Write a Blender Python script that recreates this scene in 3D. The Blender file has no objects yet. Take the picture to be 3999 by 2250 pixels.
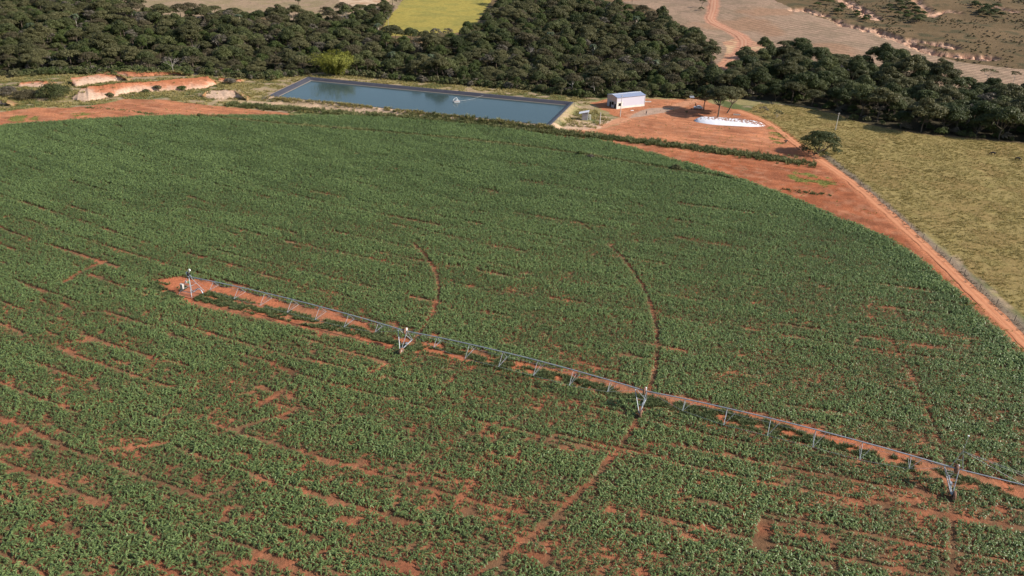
import bpy, math, random
import numpy as np
from mathutils import Vector, Matrix, Quaternion

scene = bpy.context.scene
COL = scene.collection

# ---------------------------------------------------------------- camera (drone, 79 m above the field)
cam = bpy.data.cameras.new("drone_camera")
cam_ob = bpy.data.objects.new("drone_camera", cam)
COL.objects.link(cam_ob)
PITCH, ROLL = math.radians(26.71), math.radians(-1.92)
fwd = Vector((0, math.cos(PITCH), -math.sin(PITCH)))
dwn = Vector((0, -math.sin(PITCH), -math.cos(PITCH)))
rgt = Vector((1, 0, 0)) * math.cos(ROLL) + dwn * math.sin(ROLL)
dn2 = Vector((1, 0, 0)) * -math.sin(ROLL) + dwn * math.cos(ROLL)
M = Matrix.Identity(4)
for i in range(3):
    M[i][0] = rgt[i]; M[i][1] = -dn2[i]; M[i][2] = -fwd[i]
M[2][3] = 79.0
cam_ob.matrix_world = M
cam.sensor_width = 36.0
cam.lens = 2936.0 / 3999.0 * 36.0
cam.clip_start = 1.0
cam.clip_end = 6000.0
scene.camera = cam_ob

# ---------------------------------------------------------------- sky, sun, exposure
SUN_EL = math.radians(33.0)
SUN_AZ = Vector((math.cos(math.radians(10)), -math.sin(math.radians(10)), 0))
world = bpy.data.worlds.new("World")
scene.world = world
world.use_nodes = True
wn = world.node_tree
bg = wn.nodes["Background"]
sky = wn.nodes.new("ShaderNodeTexSky")
sky.sky_type = 'NISHITA'
sky.sun_disc = False
sky.sun_elevation = SUN_EL
sky.sun_rotation = math.atan2(SUN_AZ.x, SUN_AZ.y)
wn.links.new(sky.outputs[0], bg.inputs[0])
bg.inputs[1].default_value = 0.09
sun = bpy.data.lights.new("sun", 'SUN')
sun.energy = 4.2
sun.angle = math.radians(0.5)
sun.color = (1.0, 0.93, 0.84)
sun_ob = bpy.data.objects.new("sun", sun)
COL.objects.link(sun_ob)
to_sun = Vector((SUN_AZ.x * math.cos(SUN_EL), SUN_AZ.y * math.cos(SUN_EL), math.sin(SUN_EL)))
sun_ob.rotation_euler = (-to_sun).to_track_quat('-Z', 'Y').to_euler()
sun_ob.location = (200, -100, 300)
scene.view_settings.view_transform = 'Standard'
scene.view_settings.look = 'None'
scene.view_settings.gamma = 1.0
scene.view_settings.exposure = 0.7
scene.render.resolution_x = 1024
scene.render.resolution_y = 576

# ---------------------------------------------------------------- terrain
def vnoise(x, y, seed=0):
    x = np.asarray(x, float); y = np.asarray(y, float)
    xi = np.floor(x).astype(np.int64); yi = np.floor(y).astype(np.int64)
    fx = x - xi; fy = y - yi
    fx = fx * fx * (3 - 2 * fx); fy = fy * fy * (3 - 2 * fy)
    def hsh(a, b):
        n = (a * 374761393 + b * 668265263 + seed * 1442695041) & 0xffffffff
        n = ((n ^ (n >> 13)) * 1274126177) & 0xffffffff
        n = n ^ (n >> 16)
        return (n & 0xffff) / 65535.0
    a = hsh(xi, yi); b = hsh(xi + 1, yi); c = hsh(xi, yi + 1); d = hsh(xi + 1, yi + 1)
    return (a * (1 - fx) + b * fx) * (1 - fy) + (c * (1 - fx) + d * fx) * fy

def fbm(x, y, seed=0, octv=4):
    s = 0.0; amp = 0.5; tot = 0.0
    for o in range(octv):
        s = s + amp * vnoise(x * 2 ** o + 17.3 * o, y * 2 ** o - 9.1 * o, seed + o); tot += amp; amp *= 0.5
    return s / tot

def sstep(a, b, v):
    t = np.clip((v - a) / (b - a), 0, 1)
    return t * t * (3 - 2 * t)

def inside(px, py, poly):
    px = np.asarray(px, float); py = np.asarray(py, float)
    r = np.zeros(px.shape, bool); n = len(poly)
    for i in range(n):
        x1, y1 = poly[i]; x2, y2 = poly[(i + 1) % n]
        if y1 == y2: continue
        c = ((y1 > py) != (y2 > py)) & (px < (x2 - x1) * (py - y1) / (y2 - y1) + x1)
        r ^= c
    return r

def dist_line(px, py, pts, closed=False):
    px = np.asarray(px, float); py = np.asarray(py, float)
    best = np.full(px.shape, 1e9); n = len(pts)
    for i in range(n if closed else n - 1):
        x1, y1 = pts[i]; x2, y2 = pts[(i + 1) % n]
        dx, dy = x2 - x1, y2 - y1; L = dx * dx + dy * dy + 1e-9
        t = np.clip(((px - x1) * dx + (py - y1) * dy) / L, 0, 1)
        best = np.minimum(best, np.hypot(px - x1 - t * dx, py - y1 - t * dy))
    return best

RIM = [(-110.9, 336.6), (-104.4, 379.3), (24.4, 343.8), (12.6, 301.6)]   # pond rim, z = RIM_Z
RIM_Z, WATER_Z = 1.6, 0.45
FRONT = np.array([(-600, 400), (-270, 345), (-232, 373), (-167, 388), (-130, 376), (-102, 397), (-42, 382), (0, 374),
                  (33, 362), (60, 366), (84, 367), (119, 362), (145, 347), (174, 316), (206, 306), (300, 295), (1200, 290)], float)
GULLIES = []

def height(x, y):
    x = np.asarray(x, float); y = np.asarray(y, float)
    d = y - np.interp(x, FRONT[:, 0], FRONT[:, 1])
    slope = np.interp(x, [-500, -100, 60, 150, 350], [.040, .045, .055, .075, .085])
    t = (d - 75) / 14.0
    hill = slope * 14.0 * np.logaddexp(0, np.clip(t, -60, 60)) 
    hill = np.where(t > 59, slope * (d - 75), hill)
    dip = -3.0 * sstep(2, 22, d) * (1 - sstep(45, 100, d)) * (1 - sstep(70, 125, x))
    und = 5.0 * (fbm(x / 90.0, y / 90.0, 5, 3) - .5) * sstep(30, 140, d)
    h = hill + dip + und
    near = (x > -135) & (x < 45) & (y > 285) & (y < 400)
    if np.any(near):
        h = np.array(h, float); xx = x[near] if x.ndim else x; yy = y[near] if y.ndim else y
        sd = dist_line(xx, yy, RIM, True); ins = inside(xx, yy, RIM)
        b = np.where(ins, np.maximum(RIM_Z - .1 - sd * .9, -1.7), (RIM_Z - .03) * (1 - sstep(.8, 5.0, sd)))
        if x.ndim: h[near] = np.where(ins, b, np.maximum(h[near], 0) * sstep(3, 6, sd) + np.minimum(h[near], 0) * sstep(5, 12, sd) + b)
        else: h = h + b
    return h
D = {
    'corn': ((-199.5, 275.6), (-193.7, 279.9), (-182.3, 286.5), (-165.3, 294.0), (-146.9, 300.2), (-128.4, 304.0), (-108.4, 306.8), (-87.8, 309.5), (-67.6, 311.0), (-46.8, 310.0), (-25.2, 305.6), (-4.1, 298.8), (13.6, 290.4), (31.9, 286.8), (43.6, 277.4), (53.0, 268.4), (61.1, 259.5), (68.4, 251.0), (75.2, 243.1), (81.8, 234.7), (87.5, 225.6), (92.0, 217.2), (95.7, 209.8), (99.8, 203.1), (103.9, 196.2), (105.9, 188.4), (106.4, 179.6), (106.8, 171.9), (106.8, 165.4), (106.6, 158.2), (106.6, 150.3), (106.6, 142.8), (106.5, 135.2), (106.6, 125.9), (106.7, 115.1), (108, 100), (80, 40), (60, 30), (-100, 30), (-262, 120), (-262, 255)),
    'lane': ((-82.1, 154.4), (-78.7, 157.7), (-74.6, 156.9), (-59.3, 150.4), (-44.1, 143.5), (-34.4, 141.0), (-26.8, 133.8), (-11.7, 129.5), (15.2, 120.4), (26.2, 116.6), (36.1, 112.9), (47.2, 109.0), (60.1, 103.9), (70.3, 98.3), (81.9, 93.2), (90.9, 88.6), (88.3, 84.7), (79.8, 89.7), (71.6, 92.7), (61.8, 97.9), (53.5, 101.8), (40.4, 105.7), (33.7, 108.0), (25.9, 110.4), (20.2, 113.4), (12.1, 117.2), (-6.9, 123.3), (-19.2, 127.8), (-24.9, 129.2), (-36.7, 133.9), (-50.3, 138.1), (-63.1, 143.0), (-70.2, 145.3), (-77.1, 146.8), (-83.7, 151.4)),
    'terrace': ((-129.7, 303.6), (-103.4, 296.8), (-77.3, 291.8), (-51.9, 287.5), (-25.9, 282.5), (0.4, 275.4), (26.0, 265.5), (49.6, 254.4), (73.5, 242.6)),
    'hedge': ((-124.5, 324.7), (-106.6, 320.3), (-87.9, 317.1), (-67.4, 315.0), (-45.2, 312.2), (-23.1, 307.3), (-2.3, 301.1), (17.0, 295.3), (35.3, 290.5), (52.9, 285.7), (69.7, 279.9), (84.9, 274.0), (97.6, 268.7), (107.4, 263.7)),
    'dark_strip': ((86.3, 236.4), (89.9, 234.5), (95.0, 232.3), (101.2, 231.2)),
    'strip_left': ((-179.2, 310.8), (-172.8, 310.3), (-163.4, 308.5), (-153.5, 305.5), (-146.7, 302.6)),
    'track': ((-131.8, 332.5), (-114.1, 330.0), (-93.1, 325.7), (-69.6, 320.8), (-46.8, 316.4), (-25.1, 312.0), (-4.2, 307.1), (14.0, 303.9), (30.2, 302.9)),
    'red': ((-226.7, 295.7), (-208.2, 298.8), (-198.3, 308.1), (-179.6, 311.6), (-178.3, 315.5), (-171.9, 327.5), (-155.9, 329.9), (-133.0, 322.1), (-110.8, 316.4), (-99.5, 313.9), (-87.9, 309.3), (-44.8, 311.3), (-2.1, 298.8), (18.5, 299.1), (32.2, 302.4), (42.7, 311.9), (46.2, 323.6), (41.3, 340.2), (32.8, 350.6), (42.0, 359.4), (55.9, 363.6), (68.5, 364.4), (75.7, 364.4), (82.5, 365.4), (86.7, 372.7), (91.8, 382.8), (91.3, 368.4), (90.5, 357.5), (97.1, 350.2), (102.8, 340.2), (106.3, 334.5), (108.9, 324.9), (110.1, 311.5), (111.0, 297.9), (110.9, 285.2), (111.8, 277.8), (114.1, 272.9), (114.4, 259.6), (116.1, 248.7), (116.0, 232.9), (114.3, 212.3), (114.6, 200.7), (113.7, 178.0), (111.9, 156.7), (110.6, 130.2), (100, 30), (-262, 30), (-280, 300)),
    'pasture': ((118, 30), (116, 130), (118, 200), (115.0, 201.5), (116.1, 233.1), (114.7, 260.2), (114.4, 273.5), (111.5, 287.1), (110.6, 313.3), (108.4, 328.4), (104.1, 341.8), (114.1, 360.9), (130.7, 359.6), (144.8, 345.0), (148.6, 333.8), (157.1, 321.8), (174.2, 311.6), (206.5, 303.2), (241.5, 293.5), (330, 280), (330, 30)),
    'road': ((107.9, 116.8), (109.0, 130.7), (110.0, 144.8), (111.0, 160.3), (112.1, 178.5), (113.0, 197.4), (113.6, 215.0), (114.0, 231.4), (113.8, 246.7), (112.7, 260.2), (111.2, 272.6), (110.1, 285.1), (109.6, 298.6), (109.1, 312.7), (107.6, 325.7), (104.5, 336.3), (100.3, 344.7)),
    'drive': ((22.8, 301.2), (31.1, 305.0), (40.7, 315.2), (50.3, 328.4), (59.9, 338.2), (70.2, 346.3), (80.3, 357.7), (88.0, 370.7)),
    'gravel': ((48.2, 323.9), (52.1, 334.5), (60.4, 344.4), (70.6, 345.9), (66.1, 336.5), (55.9, 329.5)),
    'fence': ((112.0, 133.2), (112.8, 147.4), (113.4, 159.4), (113.9, 170.1), (114.4, 182.1), (114.8, 195.2), (115.2, 208.1), (115.7, 222.2), (116.0, 236.5), (116.2, 249.7), (116.1, 262.8), (116.0, 275.7)),
    'upper_road': ((171.5, 725.7), (156.1, 653.1), (146.6, 612.3), (138.7, 584.7), (138.9, 574.0), (140.9, 564.3), (143.8, 553.8), (146.5, 542.7), (147.9, 531.1), (147.3, 517.7), (144.2, 505.3), (137.1, 487.2), (130.4, 474.2), (124.8, 463.2), (118.0, 450.9), (111.5, 438.0), (106.8, 428.9)),
    'sand_wide': ((132.4, 515.1), (132.1, 499.2), (126.7, 482.4), (118.3, 458.8), (108.9, 436.0), (104.9, 427.3), (109.6, 426.6), (119.8, 445.7), (134.1, 474.2), (146.1, 478.7), (157.1, 501.9), (152.9, 517.2), (150.9, 536.4), (143.0, 525.0), (138.0, 518.1)),
    'stubble': ((70.7, 871.4), (76.0, 655.0), (94.8, 639.6), (108.5, 609.8), (112.5, 554.9), (115.9, 525.4), (119.3, 499.8), (116.8, 458.7), (116.8, 439.3), (135.6, 439.2), (151.7, 425.8), (174.3, 411.5), (197.8, 402.4), (216.7, 386.1), (226.6, 368.3), (266.3, 344.6), (332.2, 443.9), (290.7, 447.8), (278.8, 452.9), (259.9, 463.7), (252.4, 479.5), (245.9, 507.2), (241.5, 535.9), (232.8, 557.6), (221.4, 575.2), (215.8, 588.0), (208.2, 607.0), (202.4, 645.9), (210.3, 724.2), (232.8, 873.0)),
    'meadow': ((-115.4, 758.5), (-98.4, 664.8), (-97.2, 612.5), (-96.4, 555.6), (-90.9, 512.8), (-72.5, 512.9), (-56.6, 521.8), (-43.3, 525.4), (-32.5, 545.8), (-30.3, 604.8), (-25.2, 673.8), (-20.2, 799.1)),
    'tan': ((-392.0, 742.8), (-296.0, 584.6), (-253.8, 552.8), (-230.5, 552.4), (-209.8, 570.5), (-176.7, 570.8), (-148.8, 548.7), (-129.6, 584.9), (-107.7, 558.5), (-94.5, 590.8), (-99.5, 664.9), (-127.4, 805.7)),
    'tan_left': ((-318.9, 448.2), (-302.8, 448.4), (-287.9, 440.7), (-272.8, 413.8), (-270.6, 399.8), (-272.9, 388.6), (-284.6, 386.5)),
    'pale_patch': ((-162.9, 711.3), (-146.3, 645.1), (-134.3, 626.7), (-118.8, 619.1), (-108.3, 640.6), (-107.6, 676.1), (-119.7, 755.2)),
    'gully': (((207.7, 608.0), (215.4, 610.7), (220.0, 600.9), (224.3, 593.6)), ((225.8, 581.4), (227.3, 572.6), (228.6, 561.0)), ((229.8, 559.4), (237.3, 550.9), (243.7, 540.2), (245.9, 528.5), (247.0, 519.2), (248.9, 508.0), (252.0, 492.7), (255.0, 485.3), (262.4, 480.8), (273.0, 476.9), (283.9, 474.1)), ((257.2, 515.7), (265.9, 509.2), (273.4, 497.6)), ((260.4, 654.7), (261.3, 640.0), (260.5, 624.2), (262.0, 615.2), (258.5, 593.8), (257.8, 584.6)), ((321.5, 657.7), (313.5, 635.0), (311.5, 614.8), (305.3, 594.9), (312.5, 604.2), (324.7, 612.0), (328.0, 602.9)), ((368.3, 628.5), (374.7, 611.2))),
    'scrub_clumps': (((240.5, 673.5), (260.4, 654.7), (253.3, 623.5), (251.9, 609.1), (252.9, 581.7), (244.8, 565.6), (236.2, 587.0), (230.4, 603.1), (225.6, 618.2)), ((280.3, 615.8), (294.1, 636.6), (305.2, 639.1), (306.8, 615.1), (300.9, 596.8), (289.3, 584.0), (273.6, 586.7)), ((356.3, 640.7), (360.2, 624.6), (366.6, 610.7), (352.6, 586.5), (334.5, 582.0), (342.3, 602.9)), ((286.1, 581.0), (294.6, 583.6), (289.5, 568.4), (280.9, 565.5))),
    'woods': ((-261.3, 336.2), (-245.4, 347.1), (-261.3, 382.6), (-232.1, 373.4), (-221.2, 402.7), (-167.9, 389.1), (-151.0, 382.2), (-134.0, 373.5), (-123.7, 372.7), (-110.4, 388.9), (-102.3, 398.5), (-75.0, 409.5), (-41.9, 382.4), (-3.2, 373.9), (33.4, 358.3), (58.5, 364.7), (83.0, 370.2), (96.4, 400.2), (105.5, 427.1), (113.5, 450.5), (119.1, 476.1), (118.9, 506.2), (114.1, 525.2), (108.5, 542.4), (101.0, 573.6), (85.9, 600.2), (68.7, 622.0), (53.0, 654.4), (39.0, 766.0), (-11.8, 758.2), (-20.6, 607.7), (-25.5, 546.1), (-31.0, 520.6), (-41.2, 500.1), (-53.6, 493.2), (-68.6, 483.9), (-87.7, 493.3), (-97.4, 540.8), (-96.4, 590.5), (-101.2, 634.5), (-112.9, 587.0), (-128.5, 571.2), (-142.9, 554.3), (-170.2, 561.0), (-194.2, 550.7), (-217.7, 556.7), (-234.9, 541.1), (-257.2, 536.2), (-289.5, 571.0), (-374.4, 694.3), (-487.9, 662.7)),
    'woods_right': ((99.6, 399.5), (106.5, 412.8), (118.2, 433.1), (130.1, 448.7), (142.6, 465.6), (152.9, 478.2), (161.8, 479.9), (169.4, 469.9), (170.5, 440.7), (187.2, 435.0), (200.7, 443.9), (216.6, 440.1), (221.4, 425.0), (222.1, 402.8), (234.6, 390.5), (273.9, 364.7), (227.0, 294.7), (208.0, 305.6), (175.4, 314.1), (158.3, 324.5), (148.6, 333.8), (146.9, 350.7), (131.8, 362.9), (120.6, 366.7), (108.9, 369.3), (97.8, 375.0)),
    'banks': {'long': {'bottom': [(-194.1, 325.3), (-189.4, 321.5), (-184.0, 320.6), (-180.8, 325.3), (-179.0, 329.5), (-176.7, 334.0), (-174.5, 339.1), (-170.3, 342.4), (-162.0, 344.7), (-154.0, 348.1), (-146.8, 354.2), (-144.4, 362.2)], 'top': [(-192.6, 330.7), (-192.5, 333.4), (-190.6, 334.8), (-186.6, 338.2), (-183.9, 340.8), (-180.4, 343.0), (-176.9, 345.4), (-172.1, 347.8), (-164.9, 353.0), (-157.6, 358.5), (-150.2, 364.5), (-144.3, 365.0)], 'z': 3.3}, 'tail': {'bottom': [(-146.3, 367.8), (-142.3, 368.5), (-138.3, 367.8), (-134.7, 369.7)], 'top': [(-147.1, 371.9), (-143.3, 371.9), (-138.9, 370.0), (-134.8, 370.7)], 'z': 1.5}, 'pink': {'bottom': [(-202.9, 346.9), (-201.4, 350.8), (-199.1, 355.6), (-195.2, 359.8), (-191.1, 364.1), (-189.9, 366.7)], 'top': [(-210.4, 353.6), (-208.4, 358.3), (-204.8, 363.0), (-200.2, 365.9), (-193.8, 365.5), (-187.1, 361.8)], 'z': 2.5}, 'red': {'bottom': [(-207.8, 376.3), (-201.1, 376.8), (-192.0, 373.7), (-185.0, 374.9), (-179.1, 378.7), (-172.4, 380.9), (-168.1, 381.7)], 'top': [(-208.4, 376.9), (-201.9, 379.2), (-193.7, 378.0), (-185.6, 376.9), (-179.0, 379.3), (-171.9, 380.6), (-166.7, 379.0)], 'z': 1.6}, 'small': {'bottom': [(-229.1, 345.1), (-223.5, 343.9), (-218.6, 343.4), (-216.9, 348.7)], 'top': [(-228.7, 345.7), (-226.5, 349.6), (-222.8, 351.4), (-216.9, 349.9)], 'z': 1.5}, 'mound': {'bottom': [(-142.4, 337.2), (-137.9, 333.7), (-134.2, 332.8), (-130.0, 333.9), (-125.8, 334.9), (-121.1, 335.3)], 'top': [(-139.8, 333.5), (-139.8, 341.0), (-136.1, 342.2), (-132.1, 342.2), (-128.4, 341.6), (-120.1, 330.5)], 'z': 2.2}, 'edge': {'bottom': [(-220.9, 309.0), (-217.1, 309.5), (-213.9, 310.5), (-212.3, 311.6)], 'top': [(-222.9, 312.9), (-219.0, 313.5), (-215.5, 312.2), (-209.3, 306.5)], 'z': 2.0}},
    'palms': ((-289.3, 461.5), (-278.2, 490.8), (-262.6, 532.8), (-248.5, 510.8), (-185.6, 518.4), (-90.8, 500.3), (-70.7, 428.5), (-47.7, 424.7), (18.5, 486.3), (42.6, 455.9), (74.8, 427.3), (78.4, 541.1)),
    'bare': ((-174.5, 384.8), (-177.0, 455.0), (-185.3, 441.4), (-119.6, 541.9), (-127.3, 449.7), (4.3, 405.0), (89.8, 408.1), (201.7, 360.4), (163.7, 446.0), (-131.7, 443.1), (6.6, 453.5), (-241.9, 396.6)),
    'bamboo': (-95.0, 396.9),
    'misc': {'yard_dark': (84.5, 343.4), 'yard_wide': (88.4, 332.1), 'yard_lean': (94.1, 339.1), 'lone': (113.6, 278.2), 'sapling': (73.9, 330.1), 'meadow_tree': (-92.1, 548.5), 'tan_tree': (-175.8, 627.6), 'tan_tree2': (-255.5, 616.8), 'stub_tree': (140.7, 627.4), 'stub_bush': (137.9, 614.1), 'stub_tree2': (89.5, 649.9), 'umb1': (251.2, 415.0), 'umb2': (264.3, 412.6), 'shrub1': (111.4, 343.0), 'shrub2': (114.3, 333.1), 'shrub3': (105.9, 291.9), 'pole1': (44.5, 326.3), 'pole2': (34.3, 311.2), 'pole3': (134.0, 315.1), 'post1': (17.5, 310.3), 'post2': (25.2, 337.6), 'post3': (38.7, 317.4), 'booth': (28.6, 318.8), 'person1': (56.5, 331.2), 'person2': (82.2, 350.6), 'car': (82.4, 345.8), 'sign': (82.8, 362.8), 'slab': (60.5, 356.8), 'slab2': (97.7, 336.2), 'slab3': (51.3, 338.3), 'cow1': (183.4, 284.8), 'cow2': (189.3, 278.5), 'bushbig': (-200.5, 324.7), 'bushgrey': (-222.7, 326.5), 'bushrow': (-211.4, 323.3), 'bush_t1': (-128.9, 301.6), 'bush_t2': (-71.6, 289.3), 'bush_t3': (23.2, 265.9), 'bush_t4': (26.8, 263.0), 'bush_t5': (37.2, 258.1), 'bush_t6': (55.4, 253.0), 'bank_b1': (-179.5, 330.4), 'bank_b2': (-168.7, 341.5), 'bank_b3': (-164.8, 345.4), 'bank_b4': (-155.5, 349.1), 'bank_b5': (-164.7, 381.0), 'bank_b6': (-138.8, 365.4), 'bank_b7': (-121.9, 379.2), 'bank_b8': (-198.4, 372.7), 'ramp': (131.4, 394.8), 'raft': (-27.8, 341.2), 'rope_end': (-16.4, 352.5)},
    'sandy': (((20.5, 308.2), (23.7, 317.1), (26.2, 318.3), (29.1, 316.1), (33.1, 312.3), (34.6, 305.9), (27.0, 301.7), (18.7, 303.0)), ((33.6, 318.4), (36.0, 326.7), (38.5, 325.7), (40.6, 320.2), (37.4, 312.9), (34.6, 311.7)), ((-70.9, 322.9), (-57.4, 321.1), (-45.9, 317.7), (-44.3, 314.0), (-56.5, 315.8), (-68.8, 317.7)), ((-34.9, 317.0), (-23.9, 314.1), (-6.5, 309.6), (8.3, 305.8), (13.5, 303.2), (-2.2, 304.4), (-23.5, 309.0))),
    'cut': ((33.9, 349.2), (36.6, 353.2), (40.3, 345.1), (43.0, 335.2), (47.7, 327.0), (46.9, 321.9), (42.2, 327.6), (37.6, 338.3)),
    'weeds': (((105.7, 315.1), (111.0, 322.2), (111.4, 307.7), (108.5, 295.0), (102.0, 288.4), (101.5, 298.7)), ((92.7, 249.0), (98.7, 256.7), (103.2, 251.5), (109.0, 248.0), (106.4, 238.4), (100.2, 237.8), (95.0, 242.5)), ((-200.1, 289.1), (-199.4, 294.5), (-191.9, 295.5), (-187.0, 288.8), (-192.7, 283.3)), ((-180.1, 300.1), (-175.3, 302.9), (-170.6, 295.9), (-175.5, 293.6))),
    'heap': ((75.6, 321.8), (104.9, 316.3)),
}
# ---------------------------------------------------------------- helpers
rng = np.random.default_rng(7)

def tag(o, label=None, cat=None, group=None, kind=None):
    if label: o["label"] = label
    if cat: o["category"] = cat
    if group: o["group"] = group
    if kind: o["kind"] = kind
    return o

def empty(name, loc, rz=0.0, label=None, cat=None, group=None):
    o = bpy.data.objects.new(name, None)
    o.empty_display_size = 0.5
    COL.objects.link(o)
    o.location = loc; o.rotation_euler = (0, 0, rz)
    return tag(o, label, cat, group)

class MB:
    """collects shapes, links them as ONE mesh object"""
    def __init__(self):
        self.ch = []; self.n = 0
    def add(self, v, f, mat=0, val=0.5, smooth=False):
        v = np.asarray(v, float).reshape(-1, 3); f = np.asarray(f, int)
        val = np.broadcast_to(np.asarray(val, float), (len(f),))
        self.ch.append((v, f + self.n, mat, val, smooth)); self.n += len(v)
        return self
    def quads(self, q, mat=0, val=0.5):
        n = len(q)
        return self.add(q.reshape(-1, 3), np.arange(n * 4).reshape(n, 4), mat, val)
    def box(self, c, s, rz=0.0, mat=0, val=0.5, R=None):
        c = np.asarray(c, float); h = np.asarray(s, float) / 2
        v = np.array([(x, y, z) for z in (-1, 1) for y in (-1, 1) for x in (-1, 1)], float) * h
        if R is None: R = np.array([[math.cos(rz), -math.sin(rz), 0], [math.sin(rz), math.cos(rz), 0], [0, 0, 1]])
        v = v @ np.asarray(R).T + c
        f = [(0, 2, 3, 1), (4, 5, 7, 6), (0, 1, 5, 4), (2, 6, 7, 3), (0, 4, 6, 2), (1, 3, 7, 5)]
        return self.add(v, f, mat, val)
    def tube(self, pts, rad, n=6, mat=0, val=0.5, cap=True):
        p = np.asarray(pts, float); m = len(p)
        rad = np.broadcast_to(np.asarray(rad, float), (m,))
        t = np.gradient(p, axis=0); t /= np.linalg.norm(t, axis=1, keepdims=True) + 1e-9
        up = np.where(np.abs(t[:, 2:3]) > .9, np.array([[1., 0, 0]]), np.array([[0, 0, 1.]]))
        a = np.cross(t, up); a /= np.linalg.norm(a, axis=1, keepdims=True) + 1e-9
        b = np.cross(t, a)
        an = np.arange(n) / n * 2 * math.pi
        v = p[:, None] + rad[:, None, None] * (np.cos(an)[None, :, None] * a[:, None] + np.sin(an)[None, :, None] * b[:, None])
        f = [(i * n + j, i * n + (j + 1) % n, (i + 1) * n + (j + 1) % n, (i + 1) * n + j) for i in range(m - 1) for j in range(n)]
        self.add(v.reshape(-1, 3), f, mat, val, True)
        if cap and n >= 3:
            for e in (0, m - 1):
                ring = v[e]; c = ring.mean(0)
                self.add(np.vstack([ring, c]), [(j, (j + 1) % n, n) for j in range(n)], mat, val)
        return self
    def grid(self, P, mat=0, val=0.5, smooth=True):
        r, c = P.shape[:2]
        i = np.arange(r * c).reshape(r, c)
        f = np.stack([i[:-1, :-1], i[:-1, 1:], i[1:, 1:], i[1:, :-1]], -1).reshape(-1, 4)
        return self.add(P.reshape(-1, 3), f, mat, val, smooth)
    def lathe(self, prof, c=(0, 0, 0), n=12, mat=0, val=0.5):
        an = np.arange(n + 1) / n * 2 * math.pi
        P = np.array([[(r * math.cos(a), r * math.sin(a), z) for a in an] for r, z in prof]) + np.asarray(c, float)
        return self.grid(P, mat, val)
    def mesh(self, name, mats):
        me = bpy.data.meshes.new(name)
        V = np.concatenate([c[0] for c in self.ch]); me.vertices.add(len(V)); me.vertices.foreach_set("co", V.ravel())
        L = np.concatenate([c[1].ravel() for c in self.ch]); me.loops.add(len(L)); me.loops.foreach_set("vertex_index", L.astype(np.int32))
        cnt = np.concatenate([np.full(len(c[1]), c[1].shape[1]) for c in self.ch]); me.polygons.add(len(cnt))
        st = np.concatenate([[0], np.cumsum(cnt)[:-1]])
        me.polygons.foreach_set("loop_start", st.astype(np.int32))
        for m in mats: me.materials.append(m)
        me.polygons.foreach_set("material_index", np.concatenate([np.full(len(c[1]), c[2]) for c in self.ch]).astype(np.int32))
        me.polygons.foreach_set("use_smooth", np.concatenate([np.full(len(c[1]), c[4]) for c in self.ch]))
        at = me.attributes.new("leafv", 'FLOAT', 'FACE'); at.data.foreach_set("value", np.concatenate([c[3] for c in self.ch]).astype(np.float32))
        me.update(calc_edges=True); me.validate()
        return me
    def build(self, name, mats, parent=None, loc=None, rz=0.0):
        if not isinstance(mats, (list, tuple)): mats = [mats]
        o = bpy.data.objects.new(name, self.mesh(name, mats)); COL.objects.link(o)
        if parent: o.parent = parent
        if loc is not None: o.location = loc; o.rotation_euler = (0, 0, rz)
        return o

# ---------------------------------------------------------------- materials
def NT(name):
    m = bpy.data.materials.new(name); m.use_nodes = True
    nt = m.node_tree; nt.nodes.clear()
    out = nt.nodes.new("ShaderNodeOutputMaterial")
    return m, nt, out

def nd(nt, t, ins=None, **kw):
    n = nt.nodes.new(t)
    for k, v in kw.items(): setattr(n, k, v)
    for k, v in (ins or {}).items():
        if isinstance(v, bpy.types.NodeSocket): nt.links.new(v, n.inputs[k])
        else: n.inputs[k].default_value = v
    return n

def c4(c): return (c[0], c[1], c[2], 1.0)

def mixc(nt, fac, a, b, blend='MIX'):
    n = nd(nt, "ShaderNodeMix", data_type='RGBA', blend_type=blend)
    for k, v in ((0, fac), (6, a), (7, b)):
        if isinstance(v, bpy.types.NodeSocket): nt.links.new(v, n.inputs[k])
        else: n.inputs[k].default_value = v if k == 0 else c4(v)
    return n.outputs[2]

def mth(nt, op, a, b=0.0, c=0.0):
    n = nd(nt, "ShaderNodeMath", operation=op)
    for k, v in enumerate((a, b, c)):
        if isinstance(v, bpy.types.NodeSocket): nt.links.new(v, n.inputs[k])
        else: n.inputs[k].default_value = v
    return n.outputs[0]

def noise(nt, scale, detail=3.0, coord=None, rough=.55, stretch=None):
    tc = nd(nt, "ShaderNodeTexCoord")
    src = tc.outputs[coord or 'Object']
    if stretch:
        mp = nd(nt, "ShaderNodeMapping", {'Vector': src}); mp.inputs['Scale'].default_value = stretch; src = mp.outputs[0]
    return nd(nt, "ShaderNodeTexNoise", {'Vector': src, 'Scale': scale, 'Detail': detail, 'Roughness': rough}).outputs[0]

def surf(name, col, col2=None, rough=.6, spec=.3, metal=0.0, nscale=6.0, bump=0.0, bscale=20.0, stretch=None):
    """plain weathered surface: two shades mixed by noise, small bump"""
    m, nt, out = NT(name)
    col2 = col2 or tuple(c * .8 for c in col)
    f = noise(nt, nscale, 4, stretch=stretch)
    f = nd(nt, "ShaderNodeMapRange", {'Value': f, 'From Min': .35, 'From Max': .65}).outputs[0]
    b = nd(nt, "ShaderNodeBsdfPrincipled", {'Base Color': mixc(nt, f, col, col2), 'Roughness': rough, 'Metallic': metal})
    b.inputs['Specular IOR Level'].default_value = spec
    if bump:
        bn = nd(nt, "ShaderNodeBump", {'Height': noise(nt, bscale, 4, stretch=stretch), 'Strength': bump, 'Distance': .1})
        nt.links.new(bn.outputs[0], b.inputs['Normal'])
    nt.links.new(b.outputs[0], out.inputs[0])
    return m

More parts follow.
